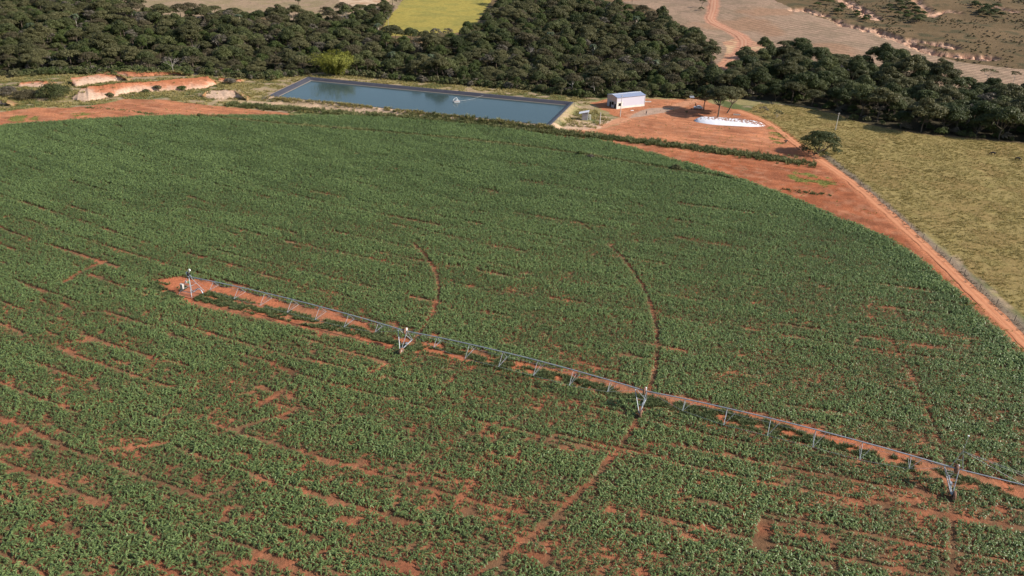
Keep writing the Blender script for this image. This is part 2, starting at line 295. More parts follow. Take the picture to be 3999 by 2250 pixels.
def leaf(name, dark, light, rough=.55, spec=.2, trans=.28, rnd=.5, inst=False):
    """foliage: per-leaf shade (leafv) and per-plant shade (object random, or the plant's own tint when instanced)"""
    m, nt, out = NT(name)
    a = nd(nt, "ShaderNodeAttribute", attribute_name="leafv", attribute_type='GEOMETRY').outputs['Fac']
    if inst: r = nd(nt, "ShaderNodeAttribute", attribute_name="tint", attribute_type='INSTANCER').outputs['Fac']
    else: r = nd(nt, "ShaderNodeObjectInfo").outputs['Random']
    f = mth(nt, 'MULTIPLY_ADD', a, 1 - rnd, mth(nt, 'MULTIPLY', r, rnd))
    base = mixc(nt, f, dark, light)
    b = nd(nt, "ShaderNodeBsdfPrincipled", {'Base Color': base, 'Roughness': rough})
    b.inputs['Specular IOR Level'].default_value = spec
    if trans:
        t = nd(nt, "ShaderNodeBsdfTranslucent", {'Color': base})
        x = nd(nt, "ShaderNodeMixShader", {0: trans}); nt.links.new(b.outputs[0], x.inputs[1]); nt.links.new(t.outputs[0], x.inputs[2])
        nt.links.new(x.outputs[0], out.inputs[0])
    else: nt.links.new(b.outputs[0], out.inputs[0])
    return m

MAT = dict(
    steel=surf('galvanised_steel', (.44, .46, .48), (.34, .36, .38), .45, .5, .5, 3),
    white=surf('white_paint', (.80, .80, .78), (.70, .70, .68), .5, .4),
    black=surf('black_rubber', (.02, .02, .022), (.035, .03, .03), .6),
    mudtyre=surf('muddy_tyre', (.30, .16, .10), (.16, .09, .065), .9, .1, nscale=3),
    lime=surf('lime_plastic', (.45, .62, .28), (.38, .52, .25), .5),
    bark=surf('bark', (.10, .075, .055), (.16, .13, .10), .9, .1, nscale=2, bump=.4),
    palebark=surf('pale_bark', (.42, .38, .33), (.30, .26, .22), .9, .1, nscale=2),
    concrete=surf('concrete', (.55, .52, .47), (.45, .42, .38), .9, .2, nscale=2),
    wood=surf('weathered_post', (.20, .16, .13), (.12, .10, .08), .9, .1),
    wire=surf('fence_wire', (.25, .24, .23), None, .5, .4, .5),
    leafdark=leaf('foliage_dark_green', (.040, .052, .018), (.140, .150, .056)),
    leafolive=leaf('foliage_olive', (.052, .056, .021), (.160, .148, .066)),
    leafbrown=leaf('foliage_brownish', (.054, .048, .023), (.145, .120, .066)),
    leafgreen=leaf('foliage_fresh_green', (.038, .058, .015), (.125, .150, .045)),
    leafgrey=leaf('foliage_grey_twigs', (.09, .078, .055), (.20, .172, .13)),
    leafbamboo=leaf('foliage_bamboo', (.11, .125, .018), (.36, .34, .06), trans=.3),
    leafdeep=leaf('foliage_deep_green', (.028, .040, .013), (.100, .116, .042)),
    palm=leaf('palm_fronds', (.040, .055, .022), (.11, .13, .065), rough=.4, spec=.4),
    deadfrond=leaf('dead_palm_fronds', (.26, .21, .15), (.36, .30, .23)),
)

# ---------------------------------------------------------------- ground: one sheet, land use as an albedo map of its own colours
def axis(parts):
    a = [parts[0][0]]
    for lo, hi, st in parts:
        n = max(1, int(round((hi - lo) / st))); a += list(lo + (hi - lo) * (np.arange(n) + 1) / n)
    return np.array(a)

gx = axis([(-1400, -700, 70), (-700, -300, 8), (-300, -210, 2), (-210, 300, 1.0), (300, 460, 2.5), (460, 900, 10), (900, 1700, 80)])
gy = axis([(-200, 40, 40), (40, 240, 2), (240, 480, .8), (480, 700, 1.6), (700, 1000, 6), (1000, 2400, 70)])
X, Y = np.meshgrid(gx, gy)
Zg = height(X, Y)
wx = X + 3.0 * (fbm(X / 7, Y / 7, 31, 3) - .5); wy = Y + 3.0 * (fbm(X / 7, Y / 7, 41, 3) - .5)
n1 = fbm(X / 9, Y / 9, 3, 4); n2 = fbm(X / 2.5, Y / 2.5, 8, 3); n3 = fbm(X / 40, Y / 40, 12, 3)

def colmix(a, b, t): return a + (np.asarray(b, float) - a) * np.clip(t, 0, 1)[..., None]

A = np.empty(X.shape + (3,)); A[:] = (.130, .088, .044)                            # scrub hillside
A = colmix(A, (.170, .112, .058), sstep(.42, .62, n3) * .8)
A = colmix(A, (.070, .062, .030), sstep(.52, .66, n1) * .8)
stub = inside(wx, wy, D['stubble']).astype(float)
A = colmix(A, (.305, .205, .138), stub)
A = colmix(A, (.215, .155, .100), stub * sstep(.45, .62, n1) * .6)
A = colmix(A, (.300, .170, .100), stub * sstep(.55, .70, n3) * .7)
for key, c, c2 in (('tan', (.290, .205, .130), (.24, .185, .10)), ('tan_left', (.25, .16, .09), (.2, .13, .07)), ('meadow', (.310, .250, .060), (.245, .215, .055)), ('pale_patch', (.50, .36, .24), (.36, .22, .13))):
    k = inside(wx, wy, D[key]).astype(float)
    A = colmix(A, c, k); A = colmix(A, c2, k * sstep(.46, .62, n1) * .8)
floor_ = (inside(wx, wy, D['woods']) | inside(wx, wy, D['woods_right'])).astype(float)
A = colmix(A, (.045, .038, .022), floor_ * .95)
front = Y - np.interp(X, FRONT[:, 0], FRONT[:, 1])
bankz = ((front < 6) & (X < 140)).astype(float)
A = colmix(A, (.260, .215, .095), bankz)                                          # dry grass round the pond and mounds
A = colmix(A, (.100, .115, .040), bankz * sstep(.48, .62, n1))
A = colmix(A, (.340, .240, .155), bankz * sstep(.56, .66, fbm(X / 6, Y / 4, 77, 3)) * .8)
past = inside(wx, wy, D['pasture']).astype(float)
A = colmix(A, (.275, .208, .080), past); A = colmix(A, (.225, .175, .062), past * sstep(.42, .62, n2))
A = colmix(A, (.235, .155, .060), past * sstep(.50, .66, n1) * .6)
red = inside(wx, wy, D['red']).astype(float)
lightred = sstep(0, 1, (Y - 255) / 40.0)
A = colmix(A, (.300, .098, .043), red)
A = colmix(A, (.400, .160, .078), red * lightred)
A = colmix(A, (.285, .105, .052), red * sstep(.48, .62, n1) * .55)
A = colmix(A, (.400, .200, .115), red * sstep(.56, .68, n2) * .4)
corn = inside(wx, wy, D['corn']).astype(float)
A = colmix(A, (.290, .108, .055), corn); A = colmix(A, (.150, .095, .050), corn * sstep(.36, .60, n2) * .8)
ru = X * math.cos(math.radians(-20)) + Y * math.sin(math.radians(-20)); rv = -X * math.sin(math.radians(-20)) + Y * math.cos(math.radians(-20))
A *= (1 + (.9 * red * (fbm(ru / 11, rv / 1.5, 93, 3) - .5)))[..., None]
lane_in = inside(X, Y, D['lane']).astype(float)
A = colmix(A, (.400, .135, .064), lane_in); A = colmix(A, (.200, .130, .075), lane_in * sstep(.50, .62, n1) * .4)
sd_p = dist_line(X, Y, RIM, True); in_p = inside(X, Y, RIM)
A = colmix(A, (.52, .37, .25), np.where(in_p, 1, 1 - sstep(1.2, 2.8 + 2.5 * n1, sd_p)) * (sd_p < 8) * np.where(X > 8, .35, 1))
dt = dist_line(wx, wy, D['track']); A = colmix(A, (.50, .340, .220), (1 - sstep(1.2, 3.2, dt)) * (.45 + .9 * sstep(.4, .6, n1)))
dd = dist_line(wx, wy, D['drive']); A = colmix(A, (.47, .225, .125), 1 - sstep(1.5, 4.5, dd))
gr = inside(wx, wy, D['gravel']).astype(float); A = colmix(A, (.36, .260, .195), gr * .85)
for q in D['sandy']:
    A = colmix(A, (.52, .36, .245), inside(wx, wy, q) * .8)
A = colmix(A, (.40, .15, .07), inside(wx, wy, D['cut']).astype(float))
dr = dist_line(X, Y, D['road']); A = colmix(A, (.45, .175, .085), 1 - sstep(1.6, 4.0, dr))
df = dist_line(X, Y, D['fence']); A = colmix(A, (.20, .160, .115), (1 - sstep(1.0, 2.6, df + 1.5 * (n2 - .5))) * .85)
k = inside(wx, wy, D['sand_wide']).astype(float); A = colmix(A, (.50, .330, .190), k); A = colmix(A, (.42, .225, .135), k * sstep(.45, .6, n1))
du = dist_line(wx, wy, D['upper_road']); A = colmix(A, (.46, .225, .140), 1 - sstep(3.0, 6.0, du))
gz = np.zeros_like(X)
for i, q in enumerate(D['gully']):
    w = (7.0, 4.5, 7.5, 6.5, 8.0, 4.0, 6.0, 7.0, 4.0)[i % 9]
    dg = dist_line(X + 5 * (n2 - .5) + 6 * (n1 - .5), Y + 8 * (n1 - .5), q)
    t = 1 - sstep(w * .45, w, dg)
    A = colmix(A, (.50, .305, .205), t); A = colmix(A, (.36, .185, .125), t * sstep(.5, .62, n2))
    gz -= t * (1.0 + 2.5 * sstep(.35, .65, n2))
for q in D['weeds']:
    k = inside(wx, wy, q) * sstep(.44, .56, n2); A = colmix(A, (.13, .16, .035), k * .8)
Zg = Zg + gz + red * .05 * (n2 - .5) + .25 * (n1 - .5) * bankz * (sd_p > 3)
A *= (.88 + .24 * fbm(X / 1.3, Y / 1.3, 91, 2))[..., None]

def grid_mesh(name, P):
    return MB().grid(P).mesh(name, [])

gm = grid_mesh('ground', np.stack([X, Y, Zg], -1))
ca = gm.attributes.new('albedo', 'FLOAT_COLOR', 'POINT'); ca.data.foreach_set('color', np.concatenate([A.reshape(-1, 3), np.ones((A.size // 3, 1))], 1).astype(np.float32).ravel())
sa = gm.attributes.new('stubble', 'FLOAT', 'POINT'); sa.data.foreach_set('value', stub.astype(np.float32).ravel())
m, nt, out = NT('ground_soil_and_grass')
alb = nd(nt, "ShaderNodeAttribute", attribute_name='albedo').outputs['Color']
stb = nd(nt, "ShaderNodeAttribute", attribute_name='stubble').outputs['Fac']
fine = noise(nt, 1.6, 5, rough=.7); mid = noise(nt, .35, 4)
f = nd(nt, "ShaderNodeMapRange", {'Value': fine, 'From Min': .25, 'From Max': .75, 'To Min': .62, 'To Max': 1.38}).outputs[0]
g2 = nd(nt, "ShaderNodeMapRange", {'Value': mid, 'From Min': .3, 'From Max': .7, 'To Min': .85, 'To Max': 1.15}).outputs[0]
tc = nd(nt, "ShaderNodeTexCoord")
mp = nd(nt, "ShaderNodeMapping", {'Vector': tc.outputs['Object']}); mp.inputs['Rotation'].default_value = (0, 0, math.radians(62))
wv = nd(nt, "ShaderNodeTexWave", {'Vector': mp.outputs[0], 'Scale': .085, 'Distortion': 9.0, 'Detail': 1.0, 'Detail Scale': .12})
stripes = mth(nt, 'MULTIPLY_ADD', mth(nt, 'MULTIPLY', mth(nt, 'SUBTRACT', wv.outputs['Fac'], .5), stb), .30, 1.0)
vv = mth(nt, 'MULTIPLY', mth(nt, 'MULTIPLY', f, g2), stripes)
cc = nd(nt, "ShaderNodeVectorMath", {0: alb}, operation='SCALE'); nt.links.new(vv, cc.inputs['Scale'])
b = nd(nt, "ShaderNodeBsdfPrincipled", {'Base Color': cc.outputs[0], 'Roughness': .95}); b.inputs['Specular IOR Level'].default_value = .1
bn = nd(nt, "ShaderNodeBump", {'Height': noise(nt, 1.1, 6, rough=.75), 'Strength': .7, 'Distance': .35}); nt.links.new(bn.outputs[0], b.inputs['Normal'])
nt.links.new(b.outputs[0], out.inputs[0])
gm.materials.append(m)
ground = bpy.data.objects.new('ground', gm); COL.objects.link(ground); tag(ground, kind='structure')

# ---------------------------------------------------------------- roads laid on the ground
def resample(pts, step):
    p = np.asarray(pts, float); s = np.concatenate([[0], np.cumsum(np.hypot(*np.diff(p, axis=0).T))])
    n = max(2, int(s[-1] / step)); t = np.linspace(0, s[-1], n)
    return np.stack([np.interp(t, s, p[:, i]) for i in range(p.shape[1])], 1)

def offset_frame(p):
    t = np.gradient(p, axis=0); t /= np.linalg.norm(t, axis=1, keepdims=True); return t, np.stack([-t[:, 1], t[:, 0]], 1)

def road(name, pts, w, lift, col, col2):
    p = resample(pts, 1.0); t, nrm = offset_frame(p)
    us = np.linspace(-1, 1, 9); s = np.arange(len(p))
    wv = w * (1 + .35 * (fbm(s / 9.0, s * 0 + .5, 51, 2) - .5))
    jl = 1.1 * (fbm(s / 3.0, s * 0 + 9.5, 57, 3) - .5)
    P = np.zeros((len(p), 9, 3))
    for j, u in enumerate(us):
        q = p + nrm * (u * wv / 2 + jl * abs(u) ** 4)[:, None]
        rut = -.05 * (math.exp(-((abs(u) - .45) / .18) ** 2))
        P[:, j, 0] = q[:, 0]; P[:, j, 1] = q[:, 1]; P[:, j, 2] = height(q[:, 0], q[:, 1]) + lift + rut + .05 * (1 - u * u)
    m, nt, out = NT(name + '_soil')
    a = nd(nt, "ShaderNodeAttribute", attribute_name="leafv").outputs['Fac']
    f = mth(nt, 'MULTIPLY_ADD', nd(nt, "ShaderNodeMapRange", {'Value': noise(nt, .5, 5), 'From Min': .3, 'From Max': .7}).outputs[0], .6, mth(nt, 'MULTIPLY', a, .75))
    b = nd(nt, "ShaderNodeBsdfPrincipled", {'Base Color': mixc(nt, f, col2, col), 'Roughness': .95}); b.inputs['Specular IOR Level'].default_value = .1
    bn = nd(nt, "ShaderNodeBump", {'Height': noise(nt, 2.0, 5), 'Strength': .4, 'Distance': .15}); nt.links.new(bn.outputs[0], b.inputs['Normal'])
    nt.links.new(b.outputs[0], out.inputs[0])
    fv = np.tile(np.exp(-((np.abs((us[:-1] + us[1:]) / 2) - .45) / .25) ** 2), len(p) - 1)
    o = MB().grid(P, 0, fv).build(name, m); tag(o, kind='structure'); return o

road('dirt_road', D['road'], 3.3, .05, (.56, .250, .130), (.42, .160, .078))
road('hill_road', D['upper_road'], 5.0, .12, (.50, .275, .175), (.40, .165, .095))
# ---------------------------------------------------------------- pond
def inset(poly, d):
    p = np.array(poly, float); n = len(p); out = []
    c = p.mean(0)
    for i in range(n):
        a, b_, e = p[i - 1], p[i], p[(i + 1) % n]
        def line(u, v):
            t = (v - u) / np.linalg.norm(v - u); nn = np.array([-t[1], t[0]])
            if np.dot(c - u, nn) < 0: nn = -nn
            return u + nn * d, t
        (p1, t1), (p2, t2) = line(a, b_), line(b_, e)
        s = np.linalg.solve(np.stack([t1, -t2], 1), p2 - p1); out.append(p1 + t1 * s[0])
    return np.array(out)

def ring(poly, n=60):
    p = np.array(poly); o = []
    for i in range(len(p)):
        q = p[(i + 1) % len(p)]; o.append(p[i] + (q - p[i]) * (np.arange(n) / n)[:, None])
    o = np.concatenate(o); return np.vstack([o, o[:1]])

pond_c = np.array(RIM).mean(0)
pond = empty('lined_pond', (pond_c[0], pond_c[1], 0), 0, 'long rectangular pond dug behind the crop with a dark plastic lining', 'pond')
rows = []
for d, z in ((-1.1, RIM_Z - .32), (-.7, RIM_Z + .02), (-.2, RIM_Z + .07), (.3, RIM_Z + .03), (1.6, .82), (2.9, .02), (3.4, -.28), (5.0, -1.1)):
    r = ring(inset(RIM, d)); s = np.arange(len(r))
    wob = .10 * (fbm(s / 2.3, s * 0 + d, 61, 3) - .5)
    rows.append(np.stack([r[:, 0] - pond_c[0], r[:, 1] - pond_c[1], z + wob], 1))
mline, nt, out = NT('pond_liner_plastic')
geo = nd(nt, "ShaderNodeNewGeometry"); sep = nd(nt, "ShaderNodeSeparateXYZ", {0: geo.outputs['Position']})
silt = nd(nt, "ShaderNodeMapRange", {'Value': sep.outputs['Z'], 'From Min': .64, 'From Max': .54}).outputs[0]
colr = mixc(nt, silt, mixc(nt, noise(nt, .5, 4), (.030, .030, .040), (.075, .070, .080)), (.25, .20, .15))
b = nd(nt, "ShaderNodeBsdfPrincipled", {'Base Color': colr, 'Roughness': .45})
bn = nd(nt, "ShaderNodeBump", {'Height': noise(nt, 1.4, 3, stretch=(1, 1, .2)), 'Strength': .5, 'Distance': .2}); nt.links.new(bn.outputs[0], b.inputs['Normal'])
nt.links.new(b.outputs[0], out.inputs[0])
MB().grid(np.array(rows)).build('liner', mline, pond)
mwat, nt, out = NT('pond_water')
b = nd(nt, "ShaderNodeBsdfPrincipled", {'Base Color': mixc(nt, noise(nt, .03, 3), (.036, .062, .064), (.044, .070, .069)), 'Roughness': .12, 'IOR': 1.33})
bn = nd(nt, "ShaderNodeBump", {'Height': noise(nt, 1.1, 3), 'Strength': .25, 'Distance': .04}); nt.links.new(bn.outputs[0], b.inputs['Normal'])
nt.links.new(b.outputs[0], out.inputs[0])
wp = inset(RIM, 1.9)
tag(MB().add(np.c_[wp, np.full(4, WATER_Z)], [(0, 1, 2, 3)]).build('pond_water', mwat), kind='structure')

# ---------------------------------------------------------------- scattered ground cover (stuff)
def scatter(name, pts, rot, scl, tint, var, sources, label, cat=None):
    """one object: points with their own turn, size and shade, each carrying one of the source plants"""
    me = bpy.data.meshes.new(name); n = len(pts)
    me.vertices.add(n); me.vertices.foreach_set('co', np.asarray(pts, np.float32).ravel())
    for nm, ty, val, key in (('rot', 'FLOAT_VECTOR', rot, 'vector'), ('scl', 'FLOAT', scl, 'value'), ('tint', 'FLOAT', tint, 'value'), ('var', 'INT', var, 'value')):
        at = me.attributes.new(nm, ty, 'POINT'); at.data.foreach_set(key, np.ascontiguousarray(val, np.int32 if ty == 'INT' else np.float32).ravel())
    src = bpy.data.collections.new(name + '_plants')
    for i, sm in enumerate(sources): src.objects.link(bpy.data.objects.new('%s_plant_%02d' % (name, i), sm))
    ng = bpy.data.node_groups.new(name, 'GeometryNodeTree')
    ng.interface.new_socket('Geometry', in_out='INPUT', socket_type='NodeSocketGeometry')
    ng.interface.new_socket('Geometry', in_out='OUTPUT', socket_type='NodeSocketGeometry')
    gi = ng.nodes.new('NodeGroupInput'); go = ng.nodes.new('NodeGroupOutput')
    ci = ng.nodes.new('GeometryNodeCollectionInfo'); ci.inputs['Collection'].default_value = src
    ci.inputs['Separate Children'].default_value = True; ci.inputs['Reset Children'].default_value = True
    ip = ng.nodes.new('GeometryNodeInstanceOnPoints'); ip.inputs['Pick Instance'].default_value = True
    def attr(nm, dt):
        a = ng.nodes.new('GeometryNodeInputNamedAttribute'); a.data_type = dt; a.inputs['Name'].default_value = nm
        return [o for o in a.outputs if o.enabled and o.name == 'Attribute'][0]
    er = ng.nodes.new('FunctionNodeEulerToRotation'); ng.links.new(attr('rot', 'FLOAT_VECTOR'), er.inputs[0])
    ng.links.new(gi.outputs[0], ip.inputs['Points']); ng.links.new(ci.outputs[0], ip.inputs['Instance'])
    ng.links.new(attr('var', 'INT'), ip.inputs['Instance Index']); ng.links.new(er.outputs[0], ip.inputs['Rotation']); ng.links.new(attr('scl', 'FLOAT'), ip.inputs['Scale'])
    ng.links.new(ip.outputs[0], go.inputs[0])
    o = bpy.data.objects.new(name, me); COL.objects.link(o)
    md = o.modifiers.new('scatter', 'NODES'); md.node_group = ng
    return tag(o, label, cat, kind='stuff')

def spin(n, tilt=.12):
    return np.stack([rng.normal(0, tilt, n), rng.normal(0, tilt, n), rng.uniform(0, 6.283, n)], 1)

def in_view(x, y, m=14.0):
    """ground the photo takes in, with a margin"""
    return inside(x, y, [(-70 - m, 66 - m), (76 + m, 70 - m), (300 + 2 * m, 456), (640, 990), (-460, 680), (-252 - 2 * m, 364)])

def on_ground(x, y, dz=0.0): return np.stack([x, y, height(x, y) + dz], 1)

def blade_tuft(n, h, w, spread, lean, mats, seed):
    r = np.random.default_rng(seed); q = []; v = []
    for i in range(n):
        a = r.uniform(0, 6.283); rad = spread * math.sqrt(r.uniform()); hh = h * r.uniform(.55, 1.1); l = lean * r.uniform(.3, 1.2)
        b0 = np.array([rad * math.cos(a), rad * math.sin(a), 0]); a2 = a + r.normal(0, .8); dv = np.array([math.cos(a2), math.sin(a2), 0]); s = np.array([-dv[1], dv[0], 0]) * w / 2
        m1 = b0 + dv * l * hh * .35 + np.array([0, 0, hh * .65]); t1 = b0 + dv * l * hh + np.array([0, 0, hh * .95])
        q.append([b0 - s, b0 + s, m1 + s * .9, m1 - s * .9]); q.append([m1 - s * .9, m1 + s * .9, t1 + s * .15, t1 - s * .15]); c = r.uniform(); v += [c, c]
    mb = MB(); mb.quads(np.array(q), 0, np.array(v)); return mb.mesh('tuft', mats)

# --- maize: rows at -20 degrees, gaps, wheel tracks, the bare lane under the irrigation arm
PIV = np.array([-71.9, 149.3]); ARM = math.radians(-22.0)
mcorn = leaf('maize_leaf', (.055, .088, .026), (.215, .290, .098), rough=.45, spec=.4, trans=.28, rnd=.6, inst=True)
mcorn_dry = leaf('maize_dry_leaf', (.12, .09, .04), (.22, .17, .08), trans=.2, inst=True)

def maize(seed):
    r = np.random.default_rng(seed); mb = MB(); H0 = r.uniform(.75, 1.0)
    mb.tube([(0, 0, 0), (r.normal(0, .02), r.normal(0, .02), H0 * .75)], [.025, .012], 4, 0, .3, False)
    a0 = r.uniform(0, 3.14); nl = r.integers(8, 11)
    for i in range(nl):
        az = a0 + (i % 2) * math.pi + r.normal(0, .5); z0 = H0 * (.12 + .62 * i / nl); L = r.uniform(.50, .78) * (1 - .25 * abs(i / nl - .5)); up = r.uniform(.25, .75)
        dv = np.array([math.cos(az), math.sin(az), 0.]); sv = np.array([-dv[1], dv[0], 0.]); tw = r.normal(0, .25)
        pts = []
        for t in (0, .3, .62, 1.0):
            pts.append(np.array([0, 0, z0]) + dv * L * (t * .92) + np.array([0, 0, L * (up * 1.5 * t - (up * 1.1 + .45) * t * t)]))
        wd = (.06, .135, .12, .015)
        P = np.array([[p - (sv * math.cos(tw) + np.array([0, 0, math.sin(tw)])) * w / 2, p + (sv * math.cos(tw) + np.array([0, 0, math.sin(tw)])) * w / 2] for p, w in zip(pts, wd)])
        mb.grid(P, 1 if (i < 2 and r.uniform() < .5) else 0, .25 + .75 * r.uniform(), True)
    return mb.mesh('maize', [mcorn, mcorn_dry])

ca_, sa_ = math.cos(math.radians(-20)), math.sin(math.radians(-20))
uu, vv_ = np.meshgrid(np.arange(-330, 260, .40), np.arange(-60, 400, .66))
uu = uu + rng.uniform(-.14, .14, uu.shape); vv_ = vv_ + rng.normal(0, .05, uu.shape)
U, V = uu.ravel(), vv_.ravel()
bend = 14.0 * ((U + 60) / 150.0) ** 2
V2 = V + bend
cx = U * ca_ - V2 * sa_; cy = U * sa_ + V2 * ca_
k = in_view(cx, cy, 10) & (cy > 45)
U, V, cx, cy = U[k], V[k], cx[k], cy[k]
k = inside(cx + 1.6 * (vnoise(cx / 3, cy / 3, 3) - .5), cy + 1.6 * (vnoise(cx / 3, cy / 3, 4) - .5), D['corn']) & ~inside(cx + 2.4 * (vnoise(cx / 2.5, cy / 2.5, 5) - .5), cy + 2.4 * (vnoise(cx / 2.5, cy / 2.5, 6) - .5), D['lane'])
U, V, cx, cy = U[k], V[k], cx[k], cy[k]
rp = np.hypot(cx - PIV[0], cy - PIV[1]); an = np.degrees(np.arctan2(cy - PIV[1], cx - PIV[0]))
dens = fbm(U / 14, V / 4.0, 21, 4)
fine_ = fbm(U / 3.0, V / 1.1, 27, 3)
nearf = np.clip((170 - cy) / 80.0, 0, 1)
finer = fbm(U / 2.4, V / .72, 29, 2)
keep = (.12 * dens + .22 * fine_ + .66 * finer) > .265 + .055 * nearf
rid = np.round(V / .66)
rh = vnoise(rid * 7.31, rid * 0 + .5, 111)
keep &= ~((rh < .10) & (vnoise(U / 11, rid * 1.7, 112) > .52 - .06 * nearf))
gapn = fbm(U / 16, V / 40, 33, 3)
for i, (v0, on) in enumerate([(-14, .50), (-3, .42), (9, .48), (18, .42), (29, .46), (37, .50), (52, .46), (64, .44), (78, .46), (90, .44), (97, .47), (108, .44), (121, .43), (134, .45), (147, .43), (158, .44), (169, .46), (181, .44), (194, .46), (207, .50), (222, .49), (238, .52), (255, .52), (3, .5), (24, .5), (45, .48), (58, .5), (71, .5), (84, .5), (102, .52), (115, .5), (128, .52), (152, .5), (175, .5)]):
    vk = v0 + 1.6 * (vnoise(U / 30, U * 0 + i, 40 + i) - .5)
    keep &= ~((np.abs(V - vk) < .26 + .40 * (vnoise(U / 6, U * 0 + i, 70 + i) - .35)) & (vnoise(U / 15.0, U * 0 + i * 3.1, 90 + i) > on - .03) & (gapn > .30))
tw_ = .10 * (vnoise(an / 1.1, an * 0, 7) - .3)
trk = (np.abs(rp - 55.2) < .42 + tw_) & (an < 34) & (an > -24)
trk |= (np.abs(rp - 55.2) < .42 + tw_) & (an <= -24) & (an > -112) & (vnoise(an / 2.2, an * 0, 7) > .42)
trk |= (np.abs(rp - 103.4) < .45 + tw_) & (an < 18) & (an > -80)
trk |= (np.abs(rp - 103.4) < .40) & (an >= 18) & (an < 34) & (vnoise(an / 1.5, an * 0, 9) > .45)
trk |= (np.abs(rp - 152.4) < .42 + tw_) & (an < -20) | (np.abs(rp - 152.4) < .34 + tw_) & (an >= -20) & (an < 2) & (vnoise(an / 1.2, an * 0 + 4, 9) > .22)
clu = (cx - PIV[0]) * math.cos(ARM) + (cy - PIV[1]) * math.sin(ARM); clv = -(cx - PIV[0]) * math.sin(ARM) + (cy - PIV[1]) * math.cos(ARM)
trk |= (clu > 3) & (clu < 53) & (clv < 1) & (clv > np.interp(clu, [0, 25, 50], [-4.9, -3.4, -2.0]))
trk |= (np.abs(rp - 30) < .7) & (an > 150) & (an < 176)
keep &= ~trk
keep &= rng.uniform(0, 1, len(U)) > .05 + .13 * nearf + (.06 + .10 * nearf) * (1 - sstep(.36, .60, .6 * dens + .4 * fine_))
dte = dist_line(cx, cy, D['terrace']); keep &= dte > 1.5
keep &= ~inside(cx, cy, [(-44.3, 107.5), (-42.8, 107.2), (-39.6, 112.8), (-40.9, 113.4)])
keep &= ~inside(cx, cy, [(35.0, 77.6), (37.2, 77.4), (39.2, 83.4), (37.0, 83.6)])
keep &= ~((np.abs(cx - 90) < 9) & (np.abs(cy - 146 - (cx - 90) * -1.2) < 3.5) & (rng.uniform(0, 1, len(cx)) < .35))
U, V, cx, cy, dens, fine_, rp, nearf = [a[keep] for a in (U, V, cx, cy, dens, fine_, rp, nearf)]
edge_d = dist_line(cx, cy, D['corn'], True)
lush = sstep(.30, .66, dens)
scl = (.90 + .14 * lush + .35 * (1 - sstep(3, 11, edge_d)) * (cx > 60) + .25 * sstep(170, 250, cy)) * rng.uniform(.8, 1.2, len(cx))
scl *= 1 - .10 * nearf * (1 - lush)
tint = np.clip(.34 + .36 * lush + rng.normal(0, .17, len(cx)) + .10 * sstep(.5, .7, fbm(cx / 25, cy / 25, 55, 2)) + .15 * (1 - sstep(3, 12, edge_d)) , 0, 1)
n = len(cx)
rot = np.stack([rng.normal(0, .10, n), rng.normal(0, .10, n), rng.uniform(0, 6.283, n)], 1)
print('maize plants', n)
scatter('maize_crop', np.stack([cx, cy, np.zeros(n)], 1), rot, scl, tint, rng.integers(0, 8, n), [maize(100 + i) for i in range(8)], 'green maize crop in rows over red soil round the irrigation arm', 'crop')

# --- grasses
mg_past = leaf('pasture_grass', (.230, .178, .055), (.380, .305, .110), trans=.25, rnd=.6, inst=True)
mg_bank = leaf('bank_grass', (.150, .140, .042), (.420, .340, .140), trans=.25, rnd=.65, inst=True)
mg_weed = leaf('weed_leaves', (.060, .080, .025), (.270, .255, .105), trans=.2, rnd=.65, inst=True)
mg_lane = leaf('lane_grass', (.070, .100, .034), (.200, .225, .095), trans=.2, rnd=.5, inst=True)
mg_grey = leaf('dry_grey_grass', (.10, .08, .055), (.24, .19, .135), trans=.2, rnd=.5, inst=True)
mg_fresh = leaf('fresh_weeds', (.10, .14, .025), (.24, .27, .07), trans=.25, rnd=.5, inst=True)

def rand_in(poly, density, seed=0):
    p = np.array(poly); lo, hi = p.min(0), p.max(0); n = int((hi[0] - lo[0]) * (hi[1] - lo[1]) * density)
    x = rng.uniform(lo[0], hi[0], n); y = rng.uniform(lo[1], hi[1], n); k = inside(x, y, poly) & in_view(x, y); return x[k], y[k]

def along(pts, width, per_m):
    p = resample(pts, .5); n = int(len(p) * .5 * per_m); i = rng.integers(0, len(p), n); t, nr = offset_frame(p)
    o = rng.normal(0, width / 2.4, n); q = p[i] + nr[i] * o[:, None] + rng.normal(0, .4, (n, 2)); return q[:, 0], q[:, 1]

x, y = rand_in(D['pasture'], 1.3)
k = (dist_line(x, y, D['fence']) > 1.2) & (fbm(x / 2.2, y / 2.2, 8, 3) > .30); x, y = x[k], y[k]; n = len(x)
cl = fbm(x / 9, y / 9, 14, 3)
scatter('pasture_grass', on_ground(x, y, -.03), spin(n), rng.uniform(.55, 1.15, n) * (.7 + .6 * cl), np.clip(1.25 - 1.5 * cl + rng.normal(0, .2, n), 0, 1), rng.integers(0, 4, n), [blade_tuft(12, .36, .11, .45, 1.3, [mg_past], 200 + i) for i in range(4)], 'dry tussocky pasture grass beyond the red dirt road', 'grass')

